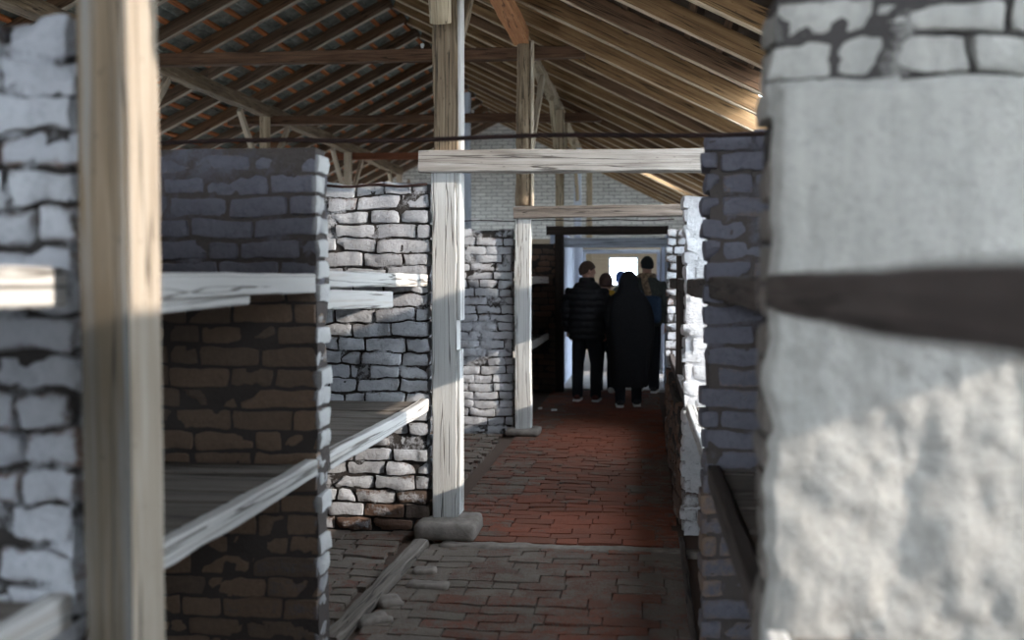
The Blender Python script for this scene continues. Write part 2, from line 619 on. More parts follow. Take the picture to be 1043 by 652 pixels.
def timber(name, p0, p1, w, h, mat, parent=None, up=(0, 0, 1), **kw):
    L = (Vector(p1) - Vector(p0)).length
    kw.setdefault('seed', random.random() * 50)
    o = timber_mb(L, w, h, **kw).build(name, mat)
    mw = frame_mw(p0, p1, up)
    if parent:
        o.parent = parent
        o.matrix_local = parent.matrix_basis.inverted() @ mw
    else:
        o.matrix_local = mw
    # flat shading on the long faces reads better for sawn timber
    if not kw.get('round_'):
        o.data.polygons.foreach_set('use_smooth', [False] * len(o.data.polygons))
        bpyflat(o)
    return o


def bpyflat(o):
    me = o.data
    me.polygons.foreach_set('use_smooth', [True] * len(me.polygons))
    try:
        me.set_sharp_from_angle(angle=math.radians(32))
    except Exception:
        pass


# ------------------------------------------------------------------ masonry
def masonry(name, x0, x1, y0, y1, z0, z1, cov, mat, endx='both', h=.0855, L=.25, joint=.010, rough=1.0, miss=0.0, ragged=.012,
            mortar_cov=.25, recess=.013, seed=0, res=.024, topmiss=.25, skip=None, edge_wear=.22, limed=0.0):
    """a half-brick wall in the XZ plane, every course laid brick by brick, one mesh in world coordinates"""
    rg = random.Random(seed)
    mb = MB()
    ym, th = (y0 + y1) / 2, (y1 - y0)
    rows = int(round((z1 - z0) / h))
    z = z0
    for r in range(rows):
        hb = h - joint + rg.uniform(-.005, .004)
        x = x0 + (rg.uniform(-.01, .01)) - (L / 2 if r % 2 else 0) - (rg.uniform(0, .08))
        while x < x1 - .02:
            l = L * rg.choice((1, 1, 1, 1, .72, .5, 1.06)) - joint
            a, b_ = max(x, x0 - ragged + rg.uniform(-ragged, ragged)), x + l
            if b_ > x1 - .07:
                b_ = x1 + rg.uniform(-ragged, ragged)
            x_next = x + l + joint
            if b_ - a > .04:
                drop = rg.random() < miss or (r >= rows - 1 and rg.random() < topmiss)
                if skip and skip((a + b_) / 2, z + hb / 2):
                    drop = True
                if not drop:
                    jy = rg.uniform(-.007, .007) * rough
                    c = ((a + b_) / 2, ym + jy, z + h / 2 + rg.uniform(-.003, .003))
                    s = (b_ - a, th + rg.uniform(-.008, .004) * rough, hb)
                    v, f = rbox(c, s, r=rg.uniform(.008, .017), res=res)
                    v = v - c
                    de = np.minimum(s[0] / 2 - np.abs(v[:, 0]), s[2] / 2 - np.abs(v[:, 2]))
                    edge = np.clip(1 - de / .022, 0, 1)
                    ang = rg.uniform(-.02, .02) * rough
                    v[:, 2] += v[:, 0] * ang
                    v[:, 1] += v[:, 0] * rg.uniform(-.04, .04) * rough
                    if rg.random() < .13 * rough:      # a broken corner
                        k = np.array([rg.choice((-1, 1)) * (b_ - a) / 2, -th / 2, rg.choice((-1, 1)) * hb / 2])
                        d = np.linalg.norm((v - k) * np.array([.7, 1, 1]), axis=1)
                        push = np.clip(1 - d / rg.uniform(.035, .07), 0, 1)[:, None]
                        v = v - k * push * .35
                    v = v + c
                    v = v + vnoise3(v * 4.5 + seed + 5) * np.array([.010, .003, .011]) * rough + vnoise3(v * 15 + seed) * .0068 * rough + vnoise3(v * 46 + seed) * .0034 * rough
                    lime = np.clip((v[:, 0] - (x1 - .016)) / .012, 0, 1) * limed if limed else 0.0
                    cv = cov(c[0], c[2]) + rg.uniform(-.16, .16) + lime * 1.2
                    mb.add(v, f, cov=cv - edge * edge_wear, rnd=rg.random(), mor=0.0, lime=lime)
            x = x_next
            if b_ >= x1 - .02:
                break
        z += h
    # mortar core
    nx, nz = max(4, int((x1 - x0) / .03)), max(4, int((z1 - z0) / .03))
    v, f = gb(nx, 2, nz)
    c = np.array([(x0 + x1) / 2, ym, (z0 + z1 - .02) / 2])
    s = np.array([(x1 - x0) - 2 * recess, th - 2 * recess, (z1 - z0) - .02])
    p = v * s / 2 + c
    nn = vnoise(p * 11 + seed) * .6 + vnoise(p * 31 + seed) * .4
    side = np.sign(v[:, 1]) * (np.abs(v[:, 1]) > .9)
    p[:, 1] += side * nn * .018 * rough
    ends = np.sign(v[:, 0]) * (np.abs(v[:, 0]) > .999)
    p[:, 0] += ends * nn * .012
    mcov = mortar_cov + nn * .55 + .7 * (np.array([cov(a_, b2_) for a_, b2_ in zip(p[:, 0], p[:, 2])]) - .72)
    mb.add(p, f, cov=mcov, rnd=.5, mor=1.0, lime=0.0)
    o = mb.build(name, mat)
    bpyflat(o)
    return o


def wallrect(mb, axis, t0, t1, a0, a1, z0, z1, holes):
    """wall slab with rectangular holes; axis 'Y': runs along Y between x=t0..t1; 'X': runs along X between y=t0..t1"""
    ca = sorted({a0, a1, *[h[0] for h in holes], *[h[1] for h in holes]})
    cz = sorted({z0, z1, *[h[2] for h in holes], *[h[3] for h in holes]})
    for i in range(len(ca) - 1):
        for j in range(len(cz) - 1):
            ma, mz = (ca[i] + ca[i + 1]) / 2, (cz[j] + cz[j + 1]) / 2
            if any(h[0] < ma < h[1] and h[2] < mz < h[3] for h in holes):
                continue
            if axis == 'Y':
                mb.add(*box(((t0 + t1) / 2, ma, mz), (t1 - t0, ca[i + 1] - ca[i], cz[j + 1] - cz[j])))
            else:
                mb.add(*box((ma, (t0 + t1) / 2, mz), (ca[i + 1] - ca[i], t1 - t0, cz[j + 1] - cz[j])))


# ================================================================== THE SETTING
XL, XR = -8.6, 2.12           # long walls
YF, YB = -6.0, 24.7           # end walls
RX, RP, ZP, SL = -3.25, -1.2, 4.06, .5     # ridge x, purlin x, rafter underside at the purlin, slope


def zroof(x):
    return ZP + (RP - x) * SL if x > RX else ZP + (RP - (2 * RX - x)) * SL


# ground outside and earth under the floor
mb = MB()
mb.add(*box((-3, 10, -.42), (120, 140, .3)))
tag(mb.build('ground_outside', M['ground'], smooth=False), kind='structure')

# floor: earth bed with brick pavers
rg = random.Random(5)
mb = MB()
mb.add(*box((-3.25, 9.35, -.123), (10.7, 30.7, .2)), cov=.2, rnd=.3, mor=1.0)


def paver(cx, cy, sx, sy, z, redness, cv):
    c = (cx, cy, -.03 + z)
    v, f = rbox(c, (sx, sy, .07), r=.007, res=.05)
    v = v - c
    v[:, 2] += v[:, 0] * rg.uniform(-.03, .03) + v[:, 1] * rg.uniform(-.04, .04)
    v = v + c
    v = v + vnoise3(v * 13) * .004
    v[:, 2] += vnoise(v * np.array([1.6, 1.6, 0])) * .008
    mb.add(v, f, cov=cv, rnd=redness, mor=0.0)


y = 1.2
row = 0
while y < 14.7:
    d = rg.choice((.115, .12, .125, .13))
    if 5.98 < y < 6.14:
        y += .1
        continue
    x = -1.22 - rg.uniform(0, .2)
    while x < .2:
        l = rg.choice((.24, .25, .25, .26, .13))
        a, b_ = max(-1.24, x), min(.22, x + l)
        if b_ - a > .05:
            far = y > 6.1
            t = vnoise(np.array([[x * 1.1, y * .9, 0.]]))[0]
            red = min(1, max(0, (.72 if far else .30) + t * .35 + rg.uniform(-.25, .25)))
            cv = (.22 if far else .50) - t * .12 + rg.uniform(-.1, .1)
            if a < -1.0 or b_ > .1:
                cv += .2
            paver((a + b_) / 2, y + d / 2, b_ - a - .003, d - .004, rg.uniform(-.004, .004), red, cv)
        x += l
    y += d
# paving under the bunks in the open bay between the second and third partition and beyond
for (ya, yb) in ((4.3, 6.26), (6.5, 10.5), (2.5, 4.06)):
    yy = ya
    while yy < yb:
        x = -3.05
        while x < -1.36:
            l = rg.choice((.25, .26, .24, .13))
            b_ = min(x + l, -1.36)
            if b_ - x > .06:
                paver((x + b_) / 2, yy + .06, b_ - x - .012, .108, rg.uniform(-.008, .006), rg.uniform(.1, .5), .62 + rg.uniform(-.12, .12))
            x += l
        yy += .12
fl = mb.build('floor', M['paver'])
bpyflat(fl)
tag(fl, kind='structure')

mb = MB()
for i in range(9):
    pass
v, f = rbox((-.42, 6.06, -.027), (1.5, .13, .075), r=.012, res=.05, amp=.008, fr=9)
mb.add(v, f)
o = mb.build('trim_1', M['stone'])
tag(o, 'worn pale stone threshold strip set across the brick floor', 'threshold', kind='structure')

mb = MB()
mb.add(*box((-.4, 19.7, -.01), (3.2, 9.8, .06)))
tag(mb.build('floor_passage', M['concrete_floor'], smooth=False), kind='structure')

# long walls with windows
WIN_R = [(-5.2, -3.9, 1.0, 2.1), (-2.6, -1.2, 1.0, 2.1), (1.05, 2.0, 1.0, 1.98), (4.62, 6.1, 1.0, 2.3), (8.2, 10.2, 1.0, 2.3), (21.2, 22.8, .9, 2.1)]
DOOR_R = [(16.0, 17.9, 0.02, 2.15)]
mb = MB()
wallrect(mb, 'Y', XR, XR + .25, YF, YB + .25, -.05, 2.36, WIN_R + DOOR_R)
tag(mb.build('wall_right', M['white'], smooth=False), kind='structure')
WIN_L = [(-4.5 + 3.6 * i, -2.7 + 3.6 * i, .9, 2.15) for i in range(8)]
mb = MB()
wallrect(mb, 'Y', XL - .25, XL, YF, YB + .25, -.05, 2.36, WIN_L)
tag(mb.build('wall_left', M['white'], smooth=False), kind='structure')

wn = 0
for side, wins in (('r', WIN_R), ('l', WIN_L)):
    for (a, b_, z0, z1) in wins:
        wn += 1
        x = XR + .12 if side == 'r' else XL - .12
        mb = MB()
        t = .05
        mb.add(*box((x, a + t / 2, (z0 + z1) / 2), (.06, t, z1 - z0)))
        mb.add(*box((x, b_ - t / 2, (z0 + z1) / 2), (.06, t, z1 - z0)))
        mb.add(*box((x, (a + b_) / 2, z0 + t / 2), (.06, b_ - a, t)))
        mb.add(*box((x, (a + b_) / 2, z1 - t / 2), (.06, b_ - a, t)))
        tag(mb.build('window_%d' % wn, M['blue_white'], smooth=False), kind='structure')


# end walls (gables)
def gable(name, y0, y1, holes, mat, topgap=-.17, hatch=False):
    mb = MB()
    wallrect(mb, 'X', y0, y1, XL, XR, 0, 2.3, holes)
    zt = lambda x: zroof(x) - topgap
    xs = [XL + .0, RX, XR - .0]
    pts = [(XL, 2.3), (XR, 2.3), (XR, max(2.31, zt(XR))), (RX, zt(RX)), (XL, max(2.31, zt(XL)))]
    v = [(x, y0, z) for x, z in pts] + [(x, y1, z) for x, z in pts]
    n = len(pts)
    f = [list(range(n)), [n + i for i in range(n)][::-1]] + [[i, n + i, n + (i + 1) % n, (i + 1) % n] for i in range(n)]
    if hatch:
        # unseen gable triangle opened to light the roof: boarded only at the two ends
        for xa, xb in ((XL, -6.8), (-1.6, XR)):
            za, zb = zt(xa), zt(xb)
            q = [(xa, y0, 2.3), (xb, y0, 2.3), (xb, y0, max(2.31, zb)), (xa, y0, max(2.31, za))]
            mb.add(q + [(x_, y1, z_) for x_, _, z_ in q], [[0, 1, 2, 3], [7, 6, 5, 4], [0, 4, 5, 1], [1, 5, 6, 2], [2, 6, 7, 3], [3, 7, 4, 0]])
    else:
        mb.add(v, f)
    o = mb.build(name, mat, smooth=False)
    tag(o, kind='structure')
    return o


gable('wall_back', YB, YB + .25, [(-.80, -.11, 1.38, 2.06)], M['gable'])
gable('wall_front', YF - .25, YF, [(-1.0, .05, 0.0, 2.0)], M['white'], hatch=True)
# far window with frame and pane
wn += 1
win = empty('window_%d' % wn, (-.455, YB + .1, 1.38))
tag(win, kind='structure')
mb = MB()
for cx, cz, sx, sz in ((-.325, .34, .04, .68), (.325, .34, .04, .68), (0, .02, .69, .04), (0, .66, .69, .04), (0, .46, .65, .025)):
    mb.add(*box((cx, 0, cz), (sx, .06, sz)))
mb.build('window_frame', M['blue_white'], win, smooth=False)
mb = MB()
mb.add(*box((0, .01, .34), (.64, .006, .64)))
mb.build('window_pane', M['glass'], win, smooth=False)

# spine wall behind the row of bunks
mb = MB()
mb.add(*box((-3.2, 11.2, 1.04), (.18, 18.4, 2.1)))
tag(mb.build('wall_spine', M['spine'], smooth=False), kind='structure')

# passage at the far end: side walls, inner door frame wall
mb = MB()
wallrect(mb, 'Y', -1.30, -1.12, 14.95, 20.0, .02, 2.2, [])
tag(mb.build('wall_passage_left', M['blue_lit_wall'], smooth=False), kind='structure')
mb = MB()
wallrect(mb, 'Y', .33, .50, 14.95, 20.0, .02, 2.2, [(16.0, 17.2, .02, 2.05)])
tag(mb.build('wall_passage_right', M['blue_lit_wall'], smooth=False), kind='structure')
mb = MB()
wallrect(mb, 'X', 20.0, 20.15, -3.1, XR, .02, 2.3, [(-1.10, .27, .02, 2.03)])
tag(mb.build('wall_inner', M['gable'], smooth=False), kind='structure')
# doors (frames)
for nm, y, xa, xb, zt, hh, jw in (('door_1', 14.83, -1.085, .292, 1.985, .135, .035), ('door_2', 19.95, -1.07, .25, 2.02, .07, .06)):
    d = empty(nm, ((xa + xb) / 2, y, 0))
    tag(d, kind='structure')
    timber('lintel', (xa - jw, y, zt + hh / 2), (xb + jw, y, zt + hh / 2), .10, hh, M['blue_white'], d, amp=.002)
    for x in (xa - jw / 2, xb + jw / 2):
        timber('jamb', (x, y, .02), (x, y, zt - .002), .10, jw, M['blue_white'], d, up=(1, 0, 0), amp=.002)


# ------------------------------------------------------------------ roof
def roof_side(sign, name, mat, bmat, holes=()):
    root = empty(name, (0, 0, 0))
    tag(root, kind='structure')
    rd, t = .15, .03

    def pt(x, y, dz):
        return (x, y, zroof(x) + dz)
    x_e, x_r = (XR + .35, RX) if sign > 0 else (XL - .35, RX)
    ys = sorted({YF - .2, YB + .3, *[h[2] for h in holes], *[h[3] for h in holes]})
    xs = sorted({x_r, x_e, *[h[0] for h in holes], *[h[1] for h in holes]})

    def inside(x, y, m=0.0):
        return any(h[0] - m < x < h[1] + m and h[2] < y < h[3] for h in holes)
    # tile covering above the battens, open at the skylights, most of them added for light
    mb = MB()
    for i in range(len(xs) - 1):
        for j in range(len(ys) - 1):
            a, b_, c, d = xs[i], xs[i + 1], ys[j], ys[j + 1]
            if inside((a + b_) / 2, (c + d) / 2):
                continue
            q = [pt(a, c, rd + .055), pt(b_, c, rd + .055), pt(b_, d, rd + .055), pt(a, d, rd + .055)]
            q2 = [(x, y, z + t) for x, y, z in q]
            mb.add(q + q2, [[0, 1, 2, 3], [7, 6, 5, 4], [0, 4, 5, 1], [1, 5, 6, 2], [2, 6, 7, 3], [3, 7, 4, 0]])
    # lower edges of the overlapping tiles
    n = 24
    for k in range(n):
        x = x_r + (x_e - x_r) * (k + .5) / n
        for j in range(len(ys) - 1):
            if inside(x, (ys[j] + ys[j + 1]) / 2, .06):
                continue
            mb.add(*box((x, (ys[j] + ys[j + 1]) / 2, zroof(x) + rd + .047), (.05, ys[j + 1] - ys[j], .02)))
    mb.build('tile_covering', mat, root, smooth=False)
    x = x_r + sign * .16
    while abs(x - x_r) < abs(x_e - x_r) - .1:
        z = zroof(x) + rd + .02
        cuts = sorted([(h[2], h[3]) for h in holes if h[0] - .03 < x < h[1] + .03])
        a = YF - .1
        for c, d in cuts + [(YB + .15, 0)]:
            timber('batten', (x, a, z), (x, c, z), .055, .042, bmat, root, up=(sign * SL, 0, 1), amp=.002, res=1.2)
            a = d
        x += sign * .245
    return root


roof_side(-1, 'ceiling_left', M['tile'], M['batten'], [(-8.5, -7.0, 19.0, 24.2)])  # unseen eave opening added to brighten the far gable
roof_side(1, 'ceiling_right', M['tile_r'], M['batten_d'], [(-.05, .75, 18.9, 19.75), (1.0, 2.08, .75, 1.6), (1.0, 2.08, 4.55, 6.1), (1.0, 2.08, 8.2, 10.4)])  # first slot is in view; the other three are unseen, added for sun

ORD = ['first', 'second', 'third', 'fourth', 'fifth', 'sixth', 'seventh', 'eighth', 'ninth', 'tenth', 'eleventh', 'twelfth', 'thirteenth',
       'fourteenth', 'fifteenth', 'sixteenth', 'seventeenth', 'eighteenth', 'nineteenth', 'twentieth', 'twenty-first', 'twenty-second',
       'twenty-third', 'twenty-fourth', 'twenty-fifth', 'twenty-sixth', 'twenty-seventh', 'twenty-eighth', 'twenty-ninth', 'thirtieth']
RAFT_Y = [11.1 + .86 * (i - 8) for i in range(24)]
RAFT_Y = [y for y in RAFT_Y if y < YB - .15]
nR = len(RAFT_Y)
for i, y in enumerate(RAFT_Y):
    from_gable = ORD[nR - 1 - i]
    xa, xb = RX - .02, XL - .1
    dz = .075
    for sd in (-1, 1):
        yy = y if sd < 0 else y + .09
        if sd < 0:
            p0, p1 = (xb, yy, zroof(xb) + dz), (xa, yy, zroof(xa) + dz)
        else:
            xa, xb = RX + .02, XR + .3
            p0, p1 = (xa, yy, zroof(xa) + dz), (xb, yy, zroof(xb) + dz)
        L = (Vector(p1) - Vector(p0)).length
        mw = frame_mw(p0, p1)
        mt = (M['rafter_l'] if i % 3 else M['rafter_d']) if sd < 0 else (M['rafter_r'] if i % 4 != 1 else M['rafter_d'])
        o = timber_mb(L, .075, .138, amp=.003, res=.25, seed=random.random() * 50, off=(0, .006)).build('rafter', mt, mw=mw)
        bpyflat(o)
        u = timber_mb(L - .05, .062, .014, amp=.0015, res=.25, seed=random.random() * 50, off=(0, -.069)).build('underside_lit_strip', M['lit_strip' if sd < 0 else 'lit_strip_warm'], o)  # added strip standing in for the brightly lit rafter underside
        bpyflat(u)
        tag(u, 'pale strip painting the light along the underside')
        tag(o, ('brown rafter on the tiled slope, %s out from the far gable wall' if sd < 0 else 'warm brown rafter on the boarded slope, %s out from the far gable wall') % from_gable,
            'rafter', 'rafters under the tiled slope' if sd < 0 else 'rafters under the boarded slope')

# purlins in lengths between the posts
FR = [2.25, 6.34, 10.5, 14.55, 18.8, 22.9]
PUR = [('orange', 'orange-brown'), ('orange', 'orange-brown'), ('orange', 'orange-brown'), ('log', 'pale rough-hewn'), ('log', 'pale rough-hewn'), ('log', 'pale')]
for k in range(5):
    a, b_ = FR[k], FR[k + 1]
    key, word = PUR[k + 1]
    wh = ['first', 'second', 'third', 'fourth', 'fifth'][4 - k]
    o = timber('purlin', (RP, a + .005, 3.93), (RP, b_ - .005, 3.93), .15, .15, M['log' if k >= 2 else 'orange'], amp=.012 if k >= 2 else .005, round_=(k >= 2), res=.09)
    tag(o, '%s purlin length over the corridor posts, %s out from the far gable' % ('pale rough-hewn' if k >= 2 else 'orange-brown', wh), 'purlin', 'purlin lengths over the corridor')
    o = timber('purlin', (-5.3, a + .005, 3.91), (-5.3, b_ - .005, 3.91), .15, .16, M['trunk'], amp=.010, res=.12)
    tag(o, 'weathered purlin length under the tiled slope, %s out from the far gable' % wh, 'purlin', 'purlin lengths under the tiled slope')

# tie beams across the roof
for k, (y, z, mt, lab) in enumerate(((10.66, 3.83, 'collar', 'long dark brown tie beam crossing the roof, highest in view'),
                                     (14.74, 3.80, 'collar', 'dark brown tie beam crossing the roof, second in from the corridor post'),
                                     (18.95, 3.78, 'red', 'reddish tie beam crossing the roof low behind the pale cross beam'))):
    o = timber('tie_beam', (-5.9, y, z), (-.58, y, z - .03), .12, .12, M[mt], amp=.006, res=.1)
    tag(o, lab, 'tie beam', 'roof tie beams')
    if k < 2:
        b = MB()
        b.add(*ellip((0, 0, .03), (.022, .02, .02), 12, 8))
        b.add(*tube([(0, 0, 0), (0, 0, .02)], [.014, .014], 10))
        o = b.build('insulator', M['ceramic'])
        o.location = ((-2.22 if k == 0 else -2.36), y - .02, z + .045)
        tag(o, 'small white knob on top of the %s' % ('highest tie beam' if k == 0 else 'second tie beam'), 'insulator', 'white knobs on the tie beams')

# ------------------------------------------------------------------ posts along the corridor and under the left purlin
def footing(name, c, s, label, seed):
    v, f = rbox((0, 0, s[2] / 2), s, r=.032, res=.025, amp=.008, fr=9, seed=seed)
    v[:, 2] = np.maximum(v[:, 2], 0)
    o = MB().add(v, f).build(name, M['concrete'])
    o.location = c
    tag(o, label, 'footing', 'post footings')
    return o


def post_part(name, x, y, z0, z1, w, d, mat, parent, **kw):
    return timber(name, (x, y, z0), (x, y, z1), w, d, mat, parent, up=(0, -1, 0), **kw)


# near post
p = empty('timber_post', (-1.158, 2.255, 0))
tag(p, 'thick peeling painted post close to the camera beside a white brick end', 'post', 'corridor posts')
post_part('shaft', -1.162, 2.255, 0, 3.84, .110, .142, M['post_near'], p, amp=.0025, res=.04)
timber('edge_board', (-1.103, 2.258, 0), (-1.103, 2.258, 3.84), .010, .138, M['pale_edge'], p, up=(0, -1, 0), amp=.0012)  # pale board carrying the painted window light on this side
# main post: lower shaft, thinner tenon behind the cross beam, upper shaft
p = empty('timber_post', (-1.185, 6.35, 0))
tag(p, 'tall whitewashed square post on a concrete footing carrying the pale cross beam', 'post', 'corridor posts')
post_part('shaft', -1.187, 6.39, .10, 2.185, .150, .15, M['post'], p, amp=.004, res=.04)
post_part('tenon', -1.187, 6.425, 2.185, 2.32, .150, .075, M['post'], p, amp=.002)
post_part('upper_shaft', -1.185, 6.395, 2.32, 3.88, .148, .14, M['trunk'], p, amp=.005, res=.04)
timber('edge_board', (-1.100, 6.39, 1.30), (-1.100, 6.39, 2.185), .028, .14, M['post'], p, up=(0, -1, 0), amp=.003)
timber('edge_board', (-1.098, 6.40, 2.32), (-1.098, 6.40, 3.84), .025, .12, M['rail'], p, up=(0, -1, 0), amp=.002)
timber('edge_board', (-1.104, 6.38, .12), (-1.104, 6.38, 1.12), .02, .13, M['post'], p, up=(0, -1, 0), amp=.003)
footing('stone_footing', (-1.155, 6.30, 0), (.37, .36, .105), 'rounded concrete footing under the tall whitewashed post', 3)
# third post
p = empty('timber_post', (-1.175, 10.5, 0))
tag(p, 'whitewashed square post in front of the far grey brick partition', 'post', 'corridor posts')
post_part('shaft', -1.178, 10.5, .06, 2.145, .155, .15, M['post'], p, amp=.004)
post_part('tenon', -1.178, 10.535, 2.145, 2.27, .15, .07, M['post'], p, amp=.002)
post_part('upper_shaft', -1.18, 10.50, 2.27, 3.88, .16, .15, M['trunk'], p, amp=.014, round_=True)
timber('edge_board', (-1.088, 10.5, 2.27), (-1.088, 10.5, 3.88), .022, .12, M['pale'], p, up=(0, -1, 0), amp=.002)
footing('stone_footing', (-1.17, 10.48, 0), (.33, .34, .07), 'low concrete footing under the third whitewashed post', 9)
# fourth post at the doorway, and the far ones
p = empty('timber_post', (-1.13, 14.55, 0))
tag(p, 'thin dark post at the side of the doorway', 'post', 'corridor posts')
post_part('shaft', -1.135, 14.55, 0, 2.15, .115, .10, M['dark'], p)
post_part('tenon', -1.135, 14.58, 2.15, 2.27, .11, .04, M['dark'], p)
post_part('upper_shaft', -1.135, 14.555, 2.27, 3.84, .11, .10, M['log'], p, amp=.006)
p = empty('timber_post', (-1.15, 18.8, 0))
tag(p, 'pale painted post with bluish light put into its colour, far off, standing above the dark lintel', 'post', 'corridor posts')
post_part('shaft', -1.15, 18.8, 2.2, 3.84, .125, .125, M['blue_white'], p)
p = empty('timber_post', (-1.15, 22.9, 0))
tag(p, 'thin brown post far off in front of the white gable', 'post', 'corridor posts')
post_part('shaft', -1.15, 22.9, 0.02, 3.84, .125, .125, M['log'], p)
p = empty('timber_post', (-3.13, 18.8, 0))
tag(p, 'pale bluish post far off just beside the tall whitewashed post', 'post', 'corridor posts')
post_part('shaft', -3.13, 18.8, 2.05, 4.85, .14, .14, M['blue_white'], p)
for k, y in enumerate((10.5, 14.55, 18.8, 22.9)):
    p = empty('timber_post', (-5.3, y, 0))
    tag(p, 'slim post propping the weathered purlin under the tiled slope, %s from the gable' % ['fourth', 'third', 'second', 'first'][k], 'post', 'posts under the tiled slope')
    post_part('shaft', -5.3, y, 0, 3.85, .12, .12, M['pale' if k != 1 else 'log'], p)

# braces
def brace(x, ya, za, yb, zb, w, h, mat, label, group, rnd=False, amp=.004):
    o = timber('diagonal_brace', (x, ya, za), (x, yb, zb), w, h, M[mat], amp=amp, round_=rnd)
    tag(o, label, 'brace', group)
    return o


G1 = 'braces at the corridor posts'
b = timber('diagonal_brace', (-1.180, 6.20, 3.05), (-1.150, 5.86, 3.80), .125, .115, M['log'], amp=.006, round_=True)
tag(b, 'pale stripped log brace with rounded end against the tall post', 'brace', G1)
brace(-1.13, 6.50, 3.0, 7.35, 3.81, .05, .09, 'trunk', 'grey brace running back from the tall post to the purlin', G1)
brace(-1.135, 10.66, 2.75, 12.0, 3.81, .055, .09, 'pale', 'pale thin brace running back from the third post', G1)
brace(-1.15, 14.45, 2.85, 13.4, 3.81, .055, .10, 'log', 'pale brace leaning forward from the dark doorway post', G1)
brace(-1.12, 14.66, 2.85, 15.7, 3.81, .055, .10, 'log', 'pale brace running back from the dark doorway post', G1)
brace(-1.15, 18.7, 2.95, 17.7, 3.81, .055, .12, 'log', 'pale brace leaning forward from the far bluish post', G1)
G2 = 'braces under the tiled slope'
for y, nm in ((10.5, 'fourth'), (14.55, 'third'), (18.8, 'second'), (22.9, 'first')):
    brace(-5.3, y - .105, 2.95, y - .95, 3.78, .06, .09, 'pale', 'slanting brace leaning forward from the %s slim post from the gable' % nm, G2)
    brace(-5.3, y + .105, 2.95, y + .95, 3.78, .06, .09, 'pale', 'slanting brace leaning back from the %s slim post from the gable' % nm, G2)

# cross beams over the corridor
def cross(y0, y1, xa, xb, za, zb, mat, label, amp=.006, tilt=0.0):
    o = timber('cross_beam', (xa, (y0 + y1) / 2, (za + zb) / 2), (xb, (y0 + y1) / 2, (za + zb) / 2 + tilt), y1 - y0, zb - za, M[mat], amp=amp, res=.04)
    tag(o, label, 'cross beam', 'cross beams over the corridor')
    return o


cross(6.27, 6.385, -1.335, .46, 2.19, 2.32, 'beam', 'long pale weathered cross beam resting on the tall whitewashed post', tilt=-.02)
cross(10.375, 10.495, -1.265, .42, 2.15, 2.265, 'beam_old', 'cracked grey-brown cross beam on the third post')
cross(14.44, 14.55, -1.31, .335, 2.15, 2.262, 'dark', 'dark cross beam just above the doorway')

# ------------------------------------------------------------------ brick partitions
def cov_full(x, z):
    return .72 - max(0, .32 - z) * 1.9


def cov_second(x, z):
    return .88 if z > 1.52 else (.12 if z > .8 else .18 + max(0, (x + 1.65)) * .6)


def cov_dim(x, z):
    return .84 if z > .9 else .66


def cov_brown(x, z):
    return .08


def cov_low_shade(x, z):
    return .90 - max(0, .36 - z + (x + 1.27) * .35) * 3.5  # wash ends at the slanting shadow line: painted shade plus floor dirt


PT = 'brick bunk partitions'


def part(x0, x1, y0, y1, z1, cov, mat, label, **kw):
    o = masonry('brick_partition', x0, x1, y0, y1, 0, z1, cov, M[mat], **kw)
    tag(o, label, 'partition wall', PT, 'thing')
    return o


LX, RXX = -3.06, .25
part(LX, -1.28, 2.27, 2.43, 2.10, lambda x, z: .92, 'brick', 'rough white brick partition nearest the camera beside the peeling post', seed=1, rough=1.9, mortar_cov=.22, edge_wear=.4, ragged=.02, res=.02)
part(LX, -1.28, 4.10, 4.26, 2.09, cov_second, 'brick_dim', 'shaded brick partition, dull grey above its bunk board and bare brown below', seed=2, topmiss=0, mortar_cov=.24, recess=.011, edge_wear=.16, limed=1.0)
part(LX, -1.288, 6.32, 6.48, 2.10, cov_low_shade, 'brick', 'light grey flaking brick partition just behind the tall whitewashed post', seed=3, rough=1.35, mortar_cov=.12, recess=.018)
part(LX, -1.285, 10.48, 10.64, 2.05, lambda x, z: .90 - max(0, .12 - z + (x + 1.27) * .35) * 3.5, 'brick', 'far light grey brick partition behind the third post', seed=4, rough=1.2, mortar_cov=.3)  # wash fades below the cast-shadow line, painting that shade in
part(LX, -1.16, 14.62, 14.80, 2.05, cov_brown, 'brick', 'bare brown brick partition beside the doorway', seed=5, mortar_cov=-.2)
# right-hand row
nr = empty('brick_partition', (.25, 2.33, 0))
tag(nr, 'big plastered white partition nearest the camera, three brick courses showing on top', 'partition wall', PT, 'thing')
o = masonry('brickwork', .274, 2.07, 2.362, 2.56, 0, 2.19, lambda x, z: .86 if z > 1.85 else .25, M['plaster'], seed=6, rough=1.4, ragged=.006, topmiss=0, h=.086, L=.27, mortar_cov=.05)
o.parent = nr
o.matrix_local = Matrix.Translation((-.25, -2.33, 0))
# the plaster coat
nx, nz = 170, 170
X0, X1, Z0, Z1 = .270, 2.08, 0.0, 1.972
mbp = MB()
gx, gz = np.meshgrid(np.linspace(0, 1, nx), np.linspace(0, 1, nz), indexing='ij')
px = X0 + (X1 - X0) * gx.ravel() ** 1.3
pz = Z0 + (Z1 - Z0) * gz.ravel()
q = np.stack([px, np.zeros_like(px), pz], 1)
edge = vnoise(np.stack([pz * 9, np.zeros_like(pz), np.zeros_like(pz)], 1)) * .012 + vnoise(np.stack([pz * 31, np.ones_like(pz), np.zeros_like(pz)], 1)) * .006
tope = vnoise(np.stack([px * 6, np.zeros_like(pz), np.ones_like(pz) * 4], 1)) * .012
qx = px + (1 - np.clip((px - X0) / .1, 0, 1)) * edge
qz = pz + np.clip((pz - Z1 + .1) / .1, 0, 1) * tope
lo = 1 - np.clip((pz - 1.35) / .15, 0, 1)          # lower coat is lumpier than the upper one
